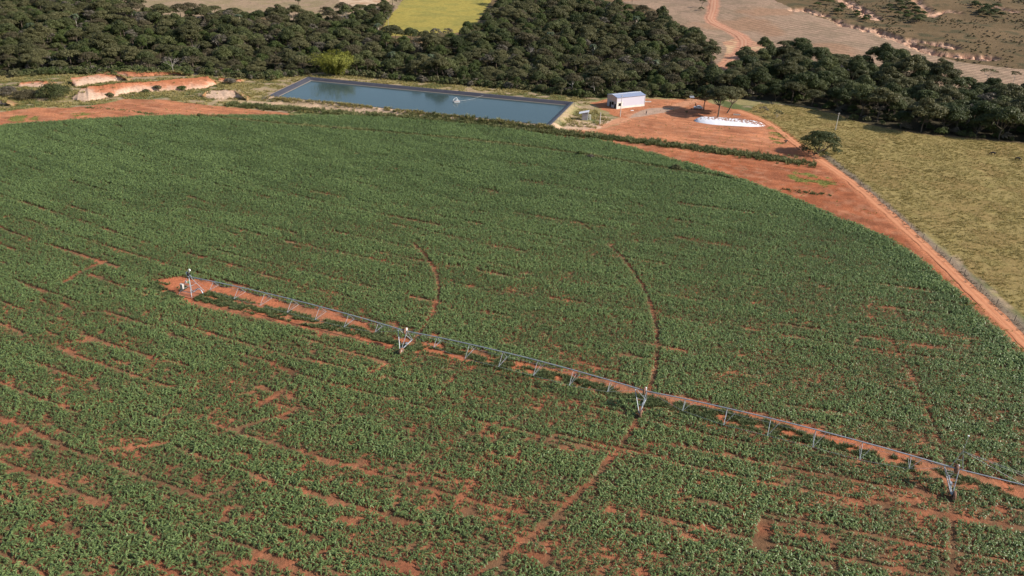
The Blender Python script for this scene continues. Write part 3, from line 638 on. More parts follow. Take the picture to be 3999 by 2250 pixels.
bank_poly = [(-300, 310), (-205, 300), (-128, 322), (-92, 314), (-40, 314), (10, 298), (30, 300), (40, 318), (32, 345), (34, 358), (0, 372), (-42, 384), (-102, 400), (-130, 380), (-170, 390), (-235, 378), (-300, 380)]
x, y = rand_in(bank_poly, 1.15)
k = ~inside(x, y, inset(RIM, -1.2).tolist()) & ~inside(x, y, D['red']) & (dist_line(x, y, D['track']) > 1.6 + 1.5 * fbm(x / 4, y / 4, 66, 2)) & (fbm(x / 6, y / 4, 77, 3) < .57) & (np.hypot(x - 28.6, y - 316.5) > 4) & ~((dist_line(x, y, RIM, True) < 3.2 + 1.2 * fbm(x / 4, y / 4, 31, 2)) & ((y > 345) | (x > 10) | (x < -105)))
x, y = x[k], y[k]
xc, yc = along([(-112.5, 334.5), (-60, 321.0), (-20, 308.6), (13.5, 299.2)], 1.7, 9)
k = (xc < -62) | (fbm(xc / 5, yc / 5, 18, 2) > np.where(xc < -20, .42, .52)); x = np.concatenate([x, xc[k]]); y = np.concatenate([y, yc[k]])
n = len(x); cl = fbm(x / 7, y / 7, 16, 3)
scatter('bank_grass', on_ground(x, y, -.03), spin(n), rng.uniform(.5, 1.2, n) * (.6 + .9 * cl), np.clip(1.1 - 1.3 * fbm(x / 9, y / 9, 3, 4) + rng.normal(0, .25, n) + .15, 0, 1), rng.integers(0, 4, n), [blade_tuft(14, .75, .10, .35, .7, [mg_bank], 220 + i) for i in range(4)], 'tall dry grass on the banks round the pond and earth cuts', 'grass')

x1, y1 = along(D['hedge'], 4.6, 16); x2, y2 = along(D['strip_left'], 1.8, 6)
x3, y3 = along(D['dark_strip'], 1.5, 7)
x = np.concatenate([x1, x2, x3]); y = np.concatenate([y1, y2, y3]); n = len(x); cl = fbm(x / 5, y / 5, 19, 3)
big = np.where(np.arange(n) < len(x1), 1.0, .45)
k = rng.uniform(0, 1, n) < (.35 + .65 * sstep(.32, .5, cl)); x, y, cl, big = x[k], y[k], cl[k], big[k]; n = len(x)
scatter('weed_strip', on_ground(x, y, -.03), spin(n), rng.uniform(.55, 1.2, n) * (.55 + .9 * cl) * big, np.clip(.25 + 1.6 * (fbm(x / 4, y / 4, 23, 3) - .45) + rng.normal(0, .22, n), 0, 1), rng.integers(0, 4, n), [blade_tuft(20, 1.15, .13, .50, .7, [mg_weed], 240 + i) for i in range(4)], 'overgrown contour strip of tall weeds between the red soil fields', 'weeds')

x, y = along(D['terrace'], 2.6, 10); n = len(x); cl = fbm(x / 5, y / 5, 24, 3)
scatter('terrace_grass', on_ground(x, y, -.03), spin(n), rng.uniform(.6, 1.25, n) * (.6 + .8 * cl), np.clip(.5 + 1.5 * (cl - .5) + rng.normal(0, .15, n), 0, 1), rng.integers(0, 4, n), [blade_tuft(14, .75, .12, .4, .7, [mg_weed], 250 + i) for i in range(4)], 'narrow grassy terrace line crossing the far maize', 'grass')

x, y = rand_in(D['lane'], 9.0)
lu = (x - PIV[0]) * math.cos(ARM) + (y - PIV[1]) * math.sin(ARM); lv = -(x - PIV[0]) * math.sin(ARM) + (y - PIV[1]) * math.cos(ARM)
wig = 1.0 * (fbm(lu / 8, lu * 0, 71, 2) - .5)
g_lo = np.interp(lu, [-12, -5, 0, 25, 50, 100, 140, 165], [-5, -5, -2.8, -1.3, .1, .3, 2.4, 1.5]); g_hi = np.interp(lu, [-12, -5, 0, 16, 50, 100, 120, 165], [.4, 1.2, 2.0, 2.6, 3.0, 4.6, 5.9, 4.2])
k = (lv > g_lo + wig) & (lv < g_hi + wig) & (fbm(lu / 3, lv / 1.3, 72, 3) > np.where(lu < 52, .40, np.where(lu < 104, .43, .46)))
k &= ~((np.abs(lu) < 2.6) & (np.abs(lv) < 2.6))
x, y = x[k], y[k]; n = len(x)
scatter('lane_grass', on_ground(x, y, -.02), spin(n), rng.uniform(.5, 1.1, n), np.clip(.4 + 1.4 * (fbm(x / 3, y / 3, 75, 2) - .5) + rng.normal(0, .15, n), 0, 1), rng.integers(0, 4, n), [blade_tuft(24, .50, .08, .40, .7, [mg_lane], 260 + i) for i in range(4)], 'dark green grass in the lane under the irrigation arm', 'grass')

p = resample(D['fence'], .5); x, y = along((p + np.array([-.5, 0])).tolist(), 1.3, 2.4); n = len(x)
scatter('verge_grass', on_ground(x, y, -.02), spin(n), rng.uniform(.4, 1.0, n), rng.uniform(0, 1, n), rng.integers(0, 3, n), [blade_tuft(14, .55, .07, .4, 1.0, [mg_grey], 270 + i) for i in range(3)], 'grey dry grass along the pasture fence', 'grass')

xs, ys = [], []
for q in D['weeds']:
    x, y = rand_in(q, 1.2); k = fbm(x / 2.5, y / 2.5, 8, 3) > .46; xs.append(x[k]); ys.append(y[k])
ce = [q for q in D['corn'] if q[0] > 85 and 105 < q[1] < 232]; x, y = along(ce, 1.8, 5); k = fbm(x / 4, y / 4, 85, 2) > .36; xs.append(x[k] + .5); ys.append(y[k])
x, y = rand_in(D['red'], .09); k = ~inside(x, y, D['corn']) & (dist_line(x, y, D['road']) > 3) & (fbm(x / 7, y / 4, 83, 3) > .52) & (y > 200); xs.append(x[k]); ys.append(y[k])
x = np.concatenate(xs); y = np.concatenate(ys); n = len(x)
scatter('field_weeds', on_ground(x, y, -.02), spin(n), rng.uniform(.4, 1.0, n), rng.uniform(0, 1, n), rng.integers(0, 3, n), [blade_tuft(12, .40, .08, .4, 1.0, [mg_fresh], 280 + i) for i in range(3)], 'bright green weeds sprouting on the bare red soil', 'weeds')

# --- trees: parts trunk and crown
def leafquads(r, c, nrm, size, aspect=.7):
    n = len(c); nrm = nrm / (np.linalg.norm(nrm, axis=1, keepdims=True) + 1e-9)
    t = np.cross(nrm, r.normal(0, 1, (n, 3))); t /= np.linalg.norm(t, axis=1, keepdims=True) + 1e-9; b = np.cross(nrm, t)
    s = np.asarray(size).reshape(-1, 1) / 2
    return np.stack([c - t * s - b * s * aspect * .4, c + t * s * .2 - b * s * aspect, c + t * s + b * s * aspect * .4, c - t * s * .2 + b * s * aspect], 1)

def crown_shape(r, R, z0, z1, nl, flat, n, size, lobe=(.30, .46), gap=.0, skirt=0):
    """leaf clumps over overlapping lobes; returns quads, shades, lobe centres"""
    q = []; v = []; cs = []
    for i in range(nl + skirt):
        rr = R * .72 * math.sqrt((i + .5) / nl); a = i * 2.39996 + r.normal(0, .35)
        lr = R * r.uniform(*lobe)
        top = z0 + (z1 - z0) * (1 - .75 * (rr / R) ** 2) * r.uniform(.82, 1.0)
        if i >= nl: rr = R * .74; a = (i - nl) * 6.283 / skirt + r.normal(0, .1); top = z0 + lr * flat * 1.5 + r.uniform(0, .8)
        c = np.array([rr * math.cos(a), rr * math.sin(a), max(z0 + lr * flat * .4, top - lr * flat)]); cs.append(c)
        m = int(n / nl); d = r.normal(0, 1, (m, 3)); d /= np.linalg.norm(d, axis=1, keepdims=True); d[:, 2] = np.where(d[:, 2] < -.35, -d[:, 2], d[:, 2])
        k = vnoise(d[:, 0] * 2.2 + i * 7, d[:, 1] * 2.2 + d[:, 2] * 2.2, 5 + i) > gap; d = d[k]; m = len(d)
        rad = r.uniform(.72, 1.08, m)[:, None]
        pt = c + d * rad * np.array([lr, lr, lr * flat])
        nr = d * np.array([1, 1, 1.5]) + r.normal(0, .55, (m, 3))
        q.append(leafquads(r, pt, nr, size * r.uniform(.6, 1.35, m)))
        v.append(np.clip(.5 + r.normal(0, .22, m) + .25 * (r.uniform() - .5), 0, 1))
    return np.concatenate(q), np.concatenate(v), cs

def trunk_mesh(r, cs, h0, rad, lean=(0, 0), name='trunk', m='bark', limbs=5):
    mb = MB(); f = np.array([lean[0], lean[1], h0])
    mid = f * .5 + np.array([r.normal(0, .12), r.normal(0, .12), 0])
    mb.tube([(0, 0, -.4), (0, 0, .15), mid, f], [rad * 1.5, rad * 1.1, rad * .85, rad * .7], 7, 0, .5, False)
    for c in sorted(cs, key=lambda c: r.uniform())[:limbs]:
        c = np.asarray(c); md = f * .5 + c * .5 + np.array([0, 0, -.25 * abs(c[2] - f[2])]) + r.normal(0, .2, 3)
        mb.tube([f - (0, 0, .3), md, c], [rad * .6, rad * .38, rad * .14], 5, 0, .5, False)
    return mb.mesh(name, [MAT[m]])

KINDS = [  # name, look, R, z0, z1, lobes, flat, leaves, leaf size, lobe size, gap, material
    ('broad_tree', 'broad dome', 5.2, 2.6, 9.6, 15, .62, 3910, .48, (.30, .44), .18, 'leafdark'),
    ('broad_tree', 'flat layered', 6.0, 4.2, 9.4, 16, .40, 3740, .48, (.28, .42), .22, 'leafolive'),
    ('round_tree', 'tall rounded', 4.4, 2.2, 11.2, 15, .80, 3910, .46, (.32, .48), .15, 'leafdark'),
    ('broad_tree', 'wide thin-leaved', 5.8, 3.8, 10.2, 14, .50, 2890, .46, (.28, .40), .30, 'leafbrown'),
    ('round_tree', 'bushy rounded', 4.0, 1.2, 7.4, 13, .78, 3400, .42, (.34, .50), .15, 'leafgreen'),
    ('round_tree', 'dense dark', 4.8, 1.8, 9.6, 16, .70, 4080, .46, (.32, .46), .12, 'leafdeep'),
    ('broad_tree', 'uneven', 5.0, 3.0, 10.8, 11, .60, 3230, .48, (.28, .50), .25, 'leafolive'),
    ('thin_tree', 'half-bare', 4.2, 3.4, 9.6, 9, .60, 1100, .46, (.26, .44), .35, 'leafgrey'),
    ('round_tree', 'big spreading', 6.6, 3.2, 12.2, 20, .56, 5600, .50, (.24, .38), .2, 'leafolive'),
    ('slender_tree', 'narrow', 3.0, 2.4, 10.4, 10, .90, 2380, .40, (.36, .52), .2, 'leafgreen'),
]
COLWORD = {'leafdark': 'dark green', 'leafolive': 'olive green', 'leafbrown': 'brownish green', 'leafgreen': 'mid green', 'leafdeep': 'very dark green', 'leafgrey': 'grey'}
KM = []
for i, kd in enumerate(KINDS):
    r = np.random.default_rng(500 + i)
    q, v, cs = crown_shape(r, kd[2], kd[3], kd[4], kd[5], kd[6], kd[7], kd[8], kd[9], kd[10])
    mb = MB(); mb.quads(q, 0, v); cm = mb.mesh('crown', [MAT[kd[11]]])
    tm = trunk_mesh(r, cs, kd[3] * 1.15, .20, m='palebark' if kd[11] in ('leafgrey', 'leafbrown') else 'bark', limbs=9 if kd[11] == 'leafgrey' else 5)
    both = MB(); both.quads(q, 0, v)
    both.tube([(0, 0, -.4), (0, 0, kd[3]), (.1, .1, kd[4] * .6)], [.26, .2, .1], 5, 1, .5, False)
    KM.append((cm, tm, both.mesh('far_tree', [MAT[kd[11]], MAT['bark']])))

def plant_tree(i, x, y, s, rz, label, group, name=None, sz=1.0):
    o = empty(name or KINDS[i][0], (x, y, float(height(x, y)) - .1), rz, label, 'tree', group); o.scale = (s, s, s * sz)
    for nm, me in (('trunk', KM[i][1]), ('crown', KM[i][0])):
        c = bpy.data.objects.new(nm, me); COL.objects.link(c); c.parent = o
    return o

def spaced(poly, dist, seed):
    r = np.random.default_rng(seed); p = np.array(poly); lo, hi = p.min(0), p.max(0); cell = dist / 1.414; occ = {}; res = []
    for x, y in zip(r.uniform(lo[0], hi[0], 60000), r.uniform(lo[1], hi[1], 60000)):
        ix, iy = int(x // cell), int(y // cell)
        if any((x - a) ** 2 + (y - b) ** 2 < dist * dist for dx in (-2, -1, 0, 1, 2) for dy in (-2, -1, 0, 1, 2) for a, b in occ.get((ix + dx, iy + dy), ())): continue
        occ.setdefault((ix, iy), []).append((x, y)); res.append((x, y))
    res = np.array(res); k = inside(res[:, 0], res[:, 1], poly) & in_view(res[:, 0], res[:, 1], 16); return res[k]

keepout = [(D['bamboo'], 11)] + [(p, 3.0) for p in D['palms']] + [(p, 2.5) for p in D['bare']]
W1 = spaced(D['woods'], 6.9, 11); W2 = spaced(D['woods_right'], 7.2, 12)
W = np.vstack([W1, W2]); zone_r = np.concatenate([np.zeros(len(W1)), np.ones(len(W2))])
k = np.ones(len(W), bool)
for p, d in keepout: k &= np.hypot(W[:, 0] - p[0], W[:, 1] - p[1]) > d
k &= dist_line(W[:, 0], W[:, 1], D['upper_road']) > 6
k &= ~((zone_r == 0) & (W[:, 0] < -125) & (W[:, 1] < 384)) 
W, zone_r = W[k], zone_r[k]
order = np.argsort(np.hypot(W[:, 0], W[:, 1]) - 60 * zone_r * (np.hypot(W[:, 0], W[:, 1]) < 480)); W, zone_r = W[order], zone_r[order]
kind_n = fbm(W[:, 0] / 40, W[:, 1] / 40, 88, 2); pick = np.random.default_rng(5)
def choose(kn, zr, x):
    if zr: return int(pick.choice([5, 0, 2, 6, 8, 1, 7], p=[.26, .22, .16, .12, .12, .08, .04]))
    if x < -110: return int(pick.choice([0, 1, 3, 4, 6, 9, 2, 7, 8], p=[.16, .20, .13, .15, .12, .06, .05, .08, .05]))
    return int(pick.choice([0, 1, 2, 3, 4, 5, 6, 9, 7, 8], p=[.15, .12, .10, .11, .12, .10, .11, .06, .05, .08]))
N_NEAR = 268
dfront = W[:, 1] - np.interp(W[:, 0], FRONT[:, 0], FRONT[:, 1])
far_rows = []; nearn = 0
for (x, y), zr, kn, dfr in zip(W, zone_r, kind_n, dfront):
    i = choose(kn, zr, x); s = float(pick.uniform(.66, 1.28)) * (1.0 if not zr else 1.12) * (.62 if dfr < 5 and not zr else 1) * (.72 if x < -115 and dfr < 22 else 1); rz = float(pick.uniform(0, 6.28)); sz = float(pick.uniform(.85, 1.12))
    if nearn < N_NEAR:
        nearn += 1
        hgt = s * sz * KINDS[i][4]
        size = 'low' if hgt < 7.5 else 'mid-height' if hgt < 9.5 else 'tall' if hgt < 11.5 else 'towering'
        depth = 'front-row' if dfr < 9 else 'second-row' if dfr < 24 else 'inner' if dfr < 45 else 'deep-set'
        if zr: where = 'in the woods by the hill road' if x < 128 else 'in the woods beyond the pasture pole' if x < 165 else 'in the woods behind the cattle'
        else: where = ('in the woods behind the earth banks' if x < -165 else 'in the woods off the far pond corner' if x < -112 else 'in the woods round the bamboo' if x < -70 else
                       'in the woods behind the mid pond' if x < -25 else "in the woods behind the pond's shed end" if x < 30 else 'in the woods behind the shed' if x < 62 else 'in the woods behind the clearing')
        plant_tree(i, x, y, s, rz, '%s %s %s %s tree %s' % (depth, size, KINDS[i][1], COLWORD[KINDS[i][11]], where), 'trees of the woods behind the pond and pasture', sz=sz)
    else: far_rows.append((x, y, i, s, rz))
print('woods: near', nearn, 'far', len(far_rows))
fr = np.array(far_rows); n = len(fr)
scatter('far_woods', on_ground(fr[:, 0], fr[:, 1], -.1), np.stack([np.zeros(n), np.zeros(n), fr[:, 4]], 1), fr[:, 3], rng.uniform(0, 1, n), fr[:, 2], [k[2] for k in KM], 'far part of the woods reading as one dark green mass', 'woods')

# undergrowth between the stems
UG = []
for i, mk in enumerate(('leafdark', 'leafolive', 'leafgrey', 'leafgreen', 'leafbrown')):
    r = np.random.default_rng(600 + i); q, v, cs = crown_shape(r, 2.0, .1, 3.0, 7, .8, 420, .55, (.4, .6), .2); mb = MB(); mb.quads(q, 0, v); UG.append(mb.mesh('undergrowth', [MAT[mk]]))
us = []
for poly, dens_ in ((D['woods'], .045), (D['woods_right'], .03)):
    x, y = rand_in(poly, dens_); k = dist_line(x, y, D['upper_road']) > 4; us.append(np.stack([x[k], y[k]], 1))
fx = np.linspace(-245, -108, 300); fy = np.interp(fx, FRONT[:, 0], FRONT[:, 1]) + rng.uniform(-2, 10, 300); us.append(np.stack([fx + rng.normal(0, 2, 300), fy], 1))
fx = np.linspace(-100, 100, 240); fy = np.interp(fx, FRONT[:, 0], FRONT[:, 1]) + rng.uniform(0, 5, 240); us.append(np.stack([fx, fy], 1))
u_ = np.concatenate(us); n = len(u_)
scatter('undergrowth', on_ground(u_[:, 0], u_[:, 1], -.1), spin(n, .05), rng.uniform(.5, 1.25, n), rng.uniform(0, 1, n), rng.choice([0, 1, 2, 3], n, p=[.4, .25, .12, .23]), UG, 'low undergrowth filling the woods between the trees', 'undergrowth')

# scrub on the far hillside
hx = rng.uniform(150, 560, 16000); hy = rng.uniform(440, 930, 16000)
k = in_view(hx, hy) & ~inside(hx, hy, D['stubble']) & (hx > 175) & (fbm(hx / 14, hy / 14, 44, 3) > .44)
for q in D['gully']: k &= dist_line(hx, hy, q) > 5
hx, hy = hx[k], hy[k]; n = len(hx)
scatter('hillside_scrub', on_ground(hx, hy, -.15), spin(n, .05), rng.uniform(.14, .34, n) * (.7 + .8 * fbm(hx / 22, hy / 22, 45, 2)), rng.uniform(0, 1, n), rng.choice([0, 1, 2, 3, 4], n, p=[.03, .32, .22, .03, .4]), UG, 'low brownish scrub on the far hillside', 'scrub')
# ---------------------------------------------------------------- trees one can tell apart
def special_tree(name, key, label, R, z0, z1, nl, flat, n, size, m, seed, rad=.25, lobe=(.28, .42), gap=.2, lean=(0, 0), off=(0, 0), skirt=0, cat='tree', bark='bark', group=None, limbs=6, pos=None):
    x, y = pos or D['misc'][key]; r = np.random.default_rng(seed)
    o = empty(name, (x, y, float(height(x, y)) - .05), 0, label, cat, group)
    q, v, cs = crown_shape(r, R, z0, z1, nl, flat, n, size, lobe, gap, skirt)
    sh = np.array([lean[0] + off[0], lean[1] + off[1], 0]); q = q + sh; cs = [c + sh for c in cs]
    tm = trunk_mesh(r, cs, z0 * .95, rad, lean, m=bark, limbs=limbs); t = bpy.data.objects.new('trunk', tm); COL.objects.link(t); t.parent = o
    mb = MB(); mb.quads(q, 0, v); mb.build('crown', MAT[m], o)
    return o

special_tree('shade_tree', 'yard_wide', 'widest umbrella-crowned shade tree, its trunk rising behind the white heap', 7.8, 5.4, 13.8, 28, .46, 17000, .50, 'leafolive', 21, .34, (.24, .36), .2, limbs=9)
special_tree('shade_tree', 'yard_dark', 'darkest shade tree with a straight trunk beside the parked silver car', 4.8, 4.6, 12.4, 16, .75, 9000, .52, 'leafdeep', 22, .28, (.32, .48), .15)
special_tree('shade_tree', 'yard_lean', 'shade tree on a leaning dark trunk, between the umbrella tree and the pasture', 5.6, 4.8, 12.6, 18, .52, 10000, .52, 'leafolive', 23, .30, (.28, .44), .2, lean=(1.6, -.4))
special_tree('lone_tree', 'lone', 'solitary broad dome-shaped dark tree standing at the dirt road edge', 8.3, 1.0, 9.3, 42, .48, 9500, .42, 'leafdark', 24, .42, (.17, .30), .30, off=(.7, 0), limbs=10, skirt=9)
special_tree('sapling', 'sapling', 'thin young tree on a bare stem near the white heap', .9, 1.5, 2.7, 4, .7, 160, .28, 'leafolive', 25, .05, cat='sapling')
special_tree('thin_tree', 'umb1', 'thin flat-topped tree on the stubble slope above the woods, the fuller of two', 5.4, 5.2, 8.8, 7, .32, 750, .55, 'leafolive', 26, .16, (.22, .34), .4, bark='palebark')
special_tree('thin_tree', 'umb2', 'thin flat-topped tree on the stubble slope above the woods, the sparser of two', 4.0, 5.0, 8.4, 5, .32, 480, .55, 'leafolive', 27, .14, (.22, .34), .4, bark='palebark')
special_tree('meadow_tree', 'meadow_tree', 'sparse pale-stemmed tree at the corner of the yellow-green meadow', 4.5, 5.0, 9.0, 8, .45, 600, .55, 'leafolive', 28, .18, (.2, .34), .35, bark='palebark')
special_tree('small_tree', 'tan_tree', 'small single tree on the tan field above the woods', 2.6, 1.2, 5.2, 7, .7, 700, .5, 'leafolive', 29, .14)
special_tree('small_tree', 'stub_tree', 'small leaning tree on the stubble beside the hill road', 3.0, 3.2, 6.4, 6, .5, 600, .5, 'leafolive', 30, .15, lean=(.8, 0))
special_tree('shrub', 'stub_bush', 'low dark shrub under the leaning tree by the hill road', 2.4, .2, 2.6, 6, .6, 500, .45, 'leafdark', 31, .08, cat='bush')
special_tree('small_tree', 'stub_tree2', 'small dark conical tree where the woods meet the stubble', 2.4, 1.0, 6.5, 7, .9, 700, .5, 'leafdark', 32, .14)
special_tree('shrub', 'shrub1', 'scraggly bush beside the dirt road bend, behind the white heap', 2.4, .6, 3.0, 6, .6, 330, .40, 'leafgrey', 33, .09, (.3, .45), .4, cat='bush')
special_tree('shrub', 'shrub2', 'twiggy half-bare small tree leaning over the dirt road bend', 3.2, 1.0, 3.8, 7, .5, 380, .40, 'leafolive', 34, .10, (.25, .4), .45, lean=(.6, .3), cat='bush', bark='palebark')
special_tree('shrub', 'shrub3', 'tiny dark shrub on the verge between road and pasture', 1.0, .1, 1.5, 4, .7, 120, .35, 'leafgrey', 35, .05, cat='bush')

for key, lab, R, z1, m in (('bushbig', 'big dark green bush in front of the pink earth cut', 7.5, 7.2, 'leafdark'), ('bushgrey', 'large leafless grey bush near the pale earth mound', 5.0, 4.6, 'leafgrey'),
        ('bushrow', 'brownish bush spreading between the grey bush and the dark green one', 6.0, 4.4, 'leafbrown'), ('bush_t1', 'round dark bush where the terrace line meets the bare red soil', 1.3, 1.7, 'leafdark'),
        ('bush_t2', 'dry reddish-brown bush on the terrace line in front of the pond', 1.7, 1.3, 'leafbrown'), ('bush_t3', 'green rounded bush on the terrace line, at the pond end', 1.5, 1.9, 'leafgreen'),
        ('bush_t4', 'pale grey bush on the terrace line next to the green rounded one', 1.6, 1.5, 'leafgrey'), ('bush_t5', 'low dark bush on the terrace line below the driveway', 1.2, 1.1, 'leafdark'),
        ('bush_t6', 'largest olive bush on the terrace line, nearest the bare red corner', 1.9, 2.0, 'leafolive'), ('bank_b1', 'olive bush at the foot of the pale bulging end of the cut', 2.2, 2.3, 'leafolive'),
        ('bank_b2', 'small dark bush against the middle of the long earth cut', 1.8, 1.9, 'leafdark'), ('bank_b3', 'brownish bush growing up the long earth cut', 2.2, 3.2, 'leafbrown'),
        ('bank_b4', 'green bush at the white end of the long earth cut', 2.4, 2.2, 'leafgreen'), ('bank_b5', 'round green bush on top of the red back cut', 2.6, 3.0, 'leafgreen'),
        ('bank_b6', 'grey-brown bush between the earth cuts and the pond corner', 3.2, 3.2, 'leafgrey'), ('bank_b7', 'bright green bush at the woods edge near the pond corner', 2.8, 3.2, 'leafgreen'), ('bank_b8', 'dark bush splitting the red back cut', 2.0, 3.0, 'leafdark')):
    special_tree('bush', key, lab, R, .2, z1, 12 if R > 4 else 7, .75, int(260 * R ** 1.5), .45 if R > 2 else .32, m, 900 + sum(map(ord, key)) , .06 + R * .015, (.34, .5), .15, cat='bush')

# far shrub clumps: each shrub a thing
ci = 0
for q, wh in zip(D['scrub_clumps'], ('below the pale gully at the field corner', 'beside the branching pale gully', 'farthest along the hillside', 'in the patch under the branching gully')):
    for x, y in spaced(q, 6.5, 40 + ci)[:14]:
        i = int(pick.choice([0, 4, 5])); s = float(pick.uniform(.6, .85)); ci += 1
        look = 'smaller' if s < .72 else 'larger'
        plant_tree(i, x, y, s, float(pick.uniform(0, 6.28)), '%s %s shrub in the hillside clump %s' % (look, COLWORD[KINDS[i][11]].replace('very dark', 'blackish'), wh), 'dark shrubs on the far hillside', 'hillside_shrub', .62)

# palms
def palm_meshes(seed, ht):
    r = np.random.default_rng(seed); mb = MB(); mb.tube([(0, 0, -.3), (.1, .05, ht * .5), (0, 0, ht)], [.26, .2, .17], 7, 0, .5, False); tm = mb.mesh('trunk', [MAT['palebark']])
    q, v, qd, vd = [], [], [], []
    for i in range(26):
        dead = i >= 20; a = i * 2.39996 + r.normal(0, .2); dv = np.array([math.cos(a), math.sin(a), 0]); sv = np.array([-dv[1], dv[0], 0])
        L = r.uniform(2.6, 3.5) * (.75 if dead else 1); up = -.9 if dead else r.uniform(.15, 1.1); pp = []
        for t in np.linspace(0, 1, 7): pp.append(np.array([0, 0, ht]) + dv * L * (t * (.45 if dead else .92)) + np.array([0, 0, L * (up * t - (.35 if dead else .85 + .2 * up) * t * t)]))
        for j in range(6):
            w0, w1 = [(.12, .55, .70, .70, .55, .35, .05)[x] for x in (j, j + 1)]
            for sg in (-1, 1):
                drop = np.array([0, 0, -.45])
                quad = [pp[j], pp[j + 1], pp[j + 1] + sv * sg * w1 + drop * w1, pp[j] + sv * sg * w0 + drop * w0]
                (qd if dead else q).append(quad); (vd if dead else v).append(r.uniform())
    a = MB(); a.quads(np.array(q), 0, np.array(v)); b_ = MB(); b_.quads(np.array(qd), 0, np.array(vd))
    return tm, a.mesh('fronds', [MAT['palm']]), b_.mesh('dead_fronds', [MAT['deadfrond']])
PM = [palm_meshes(700 + i, 9.3) for i in range(3)]
PW = ['on the slope above the grey bush', 'above the pink earth cut', 'at the skyline clearing by the tan field', 'just below the skyline palm', 'below the tan field, behind the long earth cut', 'below the yellow-green meadow corner',
      'behind the bamboo end of the pond', 'with a whitish skirt, behind the floating pump', 'in the olive trees above the shed end of the pond', 'in a dark gap above the shed', 'behind the shed, lowest on the slope', 'against the dry grass high above the shed']
for i, (x, y) in enumerate(D['palms']):
    o = empty('palm_tree', (x, y, float(height(x, y))), i * 1.3, 'feathery palm ' + PW[i], 'palm', 'palms standing out of the woods')
    for nm, me in zip(('trunk', 'fronds', 'dead_fronds'), PM[i % 3]):
        c = bpy.data.objects.new(nm, me); COL.objects.link(c); c.parent = o

# pale, nearly leafless trees
def bare_meshes(seed, ht):
    r = np.random.default_rng(seed); mb = MB(); tips = []
    def br(p, d, L, rad, lv):
        e = p + d * L; md = p + d * L * .5 + r.normal(0, .05 * L, 3); mb.tube([p, md, e], [rad, rad * .8, rad * .6], 5 if lv < 2 else 4, 0, r.uniform(), False)
        if lv >= 3: tips.append(e); return
        for _ in range(3 if lv else 4):
            nd_ = d + r.normal(0, .55, 3); nd_[2] = abs(nd_[2]) * .9 + .15; nd_ /= np.linalg.norm(nd_); br(e, nd_, L * r.uniform(.55, .8), rad * .58, lv + 1)
    br(np.array([0, 0, -.3]), np.array([r.normal(0, .08), r.normal(0, .08), 1.]), ht * .40, .19, 0)
    t = np.array(tips); c = np.repeat(t, 3, 0) + r.normal(0, .4, (len(t) * 3, 3)); lb = MB(); lb.quads(leafquads(r, c, r.normal(0, 1, c.shape), r.uniform(.2, .5, len(c))), 0, r.uniform(0, 1, len(c)))
    return mb.mesh('trunk', [MAT['palebark']]), lb.mesh('crown', [MAT['leafgrey']])
BM = [bare_meshes(800 + i, 9.0) for i in range(4)]
BW = ['slim and tall at the edge of the red back cut', 'in the woods above the long earth cut', 'behind the red back cut, half hidden', 'whitish, high above the bamboo', 'white-stemmed, over the far corner of the pond', 'with crooked white trunk behind the shed end of the pond',
      'grey and many-stemmed, between the shed and the clearing', 'white-limbed, in the dark woods beyond the pasture', 'small, at the top of the dark woods by the stubble', 'beside the bamboo, grey', 'in the olive woods above the floating pump', 'in the low woods above the dark green bush']
for i, (x, y) in enumerate(D['bare']):
    o = empty('bare_tree', (x, y, float(height(x, y))), i * 2.1, 'pale nearly leafless tree ' + BW[i], 'bare tree', 'pale bare trees in the woods')
    s = (.95, .9, .85, 1, 1.05, 1.05, .7, .95, .75, .9, .95, .8)[i]; o.scale = (s, s, s * 1.1)
    for nm, me in zip(('trunk', 'crown'), BM[i % 4]):
        c = bpy.data.objects.new(nm, me); COL.objects.link(c); c.parent = o

# bamboo clump
x, y = D['bamboo']; bo = empty('bamboo_clump', (x, y, float(height(x, y))), 0, 'huge yellow-green bamboo clump with arching plumes behind the pond', 'bamboo')
r = np.random.default_rng(77); cul = MB(); q, v = [], []
for i in range(120):
    a = r.uniform(0, 6.283); rb = r.uniform(0, 6.5); dv = np.array([math.cos(a), math.sin(a), 0]); Lh = r.uniform(10, 17.5); reach = r.uniform(2.5, 9.5)
    t = np.linspace(0, 1, 9); P = dv * rb + dv * reach * (t ** 1.5)[:, None] + np.stack([0 * t, 0 * t, Lh * (t - .42 * t ** 3.5)], 1)
    cul.tube(P, .05 * (1 - .8 * t), 4, 0, r.uniform(), False)
    m_ = 95; tt = r.uniform(.12, 1.0, m_); c = np.stack([np.interp(tt, t, P[:, k_]) for k_ in range(3)], 1) + r.normal(0, .55, (m_, 3)) * np.array([1, 1, .7])
    q.append(leafquads(r, c, np.stack([dv[0] + r.normal(0, .6, m_), dv[1] + r.normal(0, .6, m_), .8 + r.normal(0, .5, m_)], 1), r.uniform(.4, .9, m_), .45)); v.append(np.clip(.2 + .6 * tt + r.normal(0, .2, m_) - .2, 0, 1))
cul.build('culms', MAT['leafbamboo'], bo); mb = MB(); mb.quads(np.concatenate(q), 0, np.concatenate(v)); mb.build('foliage', MAT['leafbamboo'], bo)

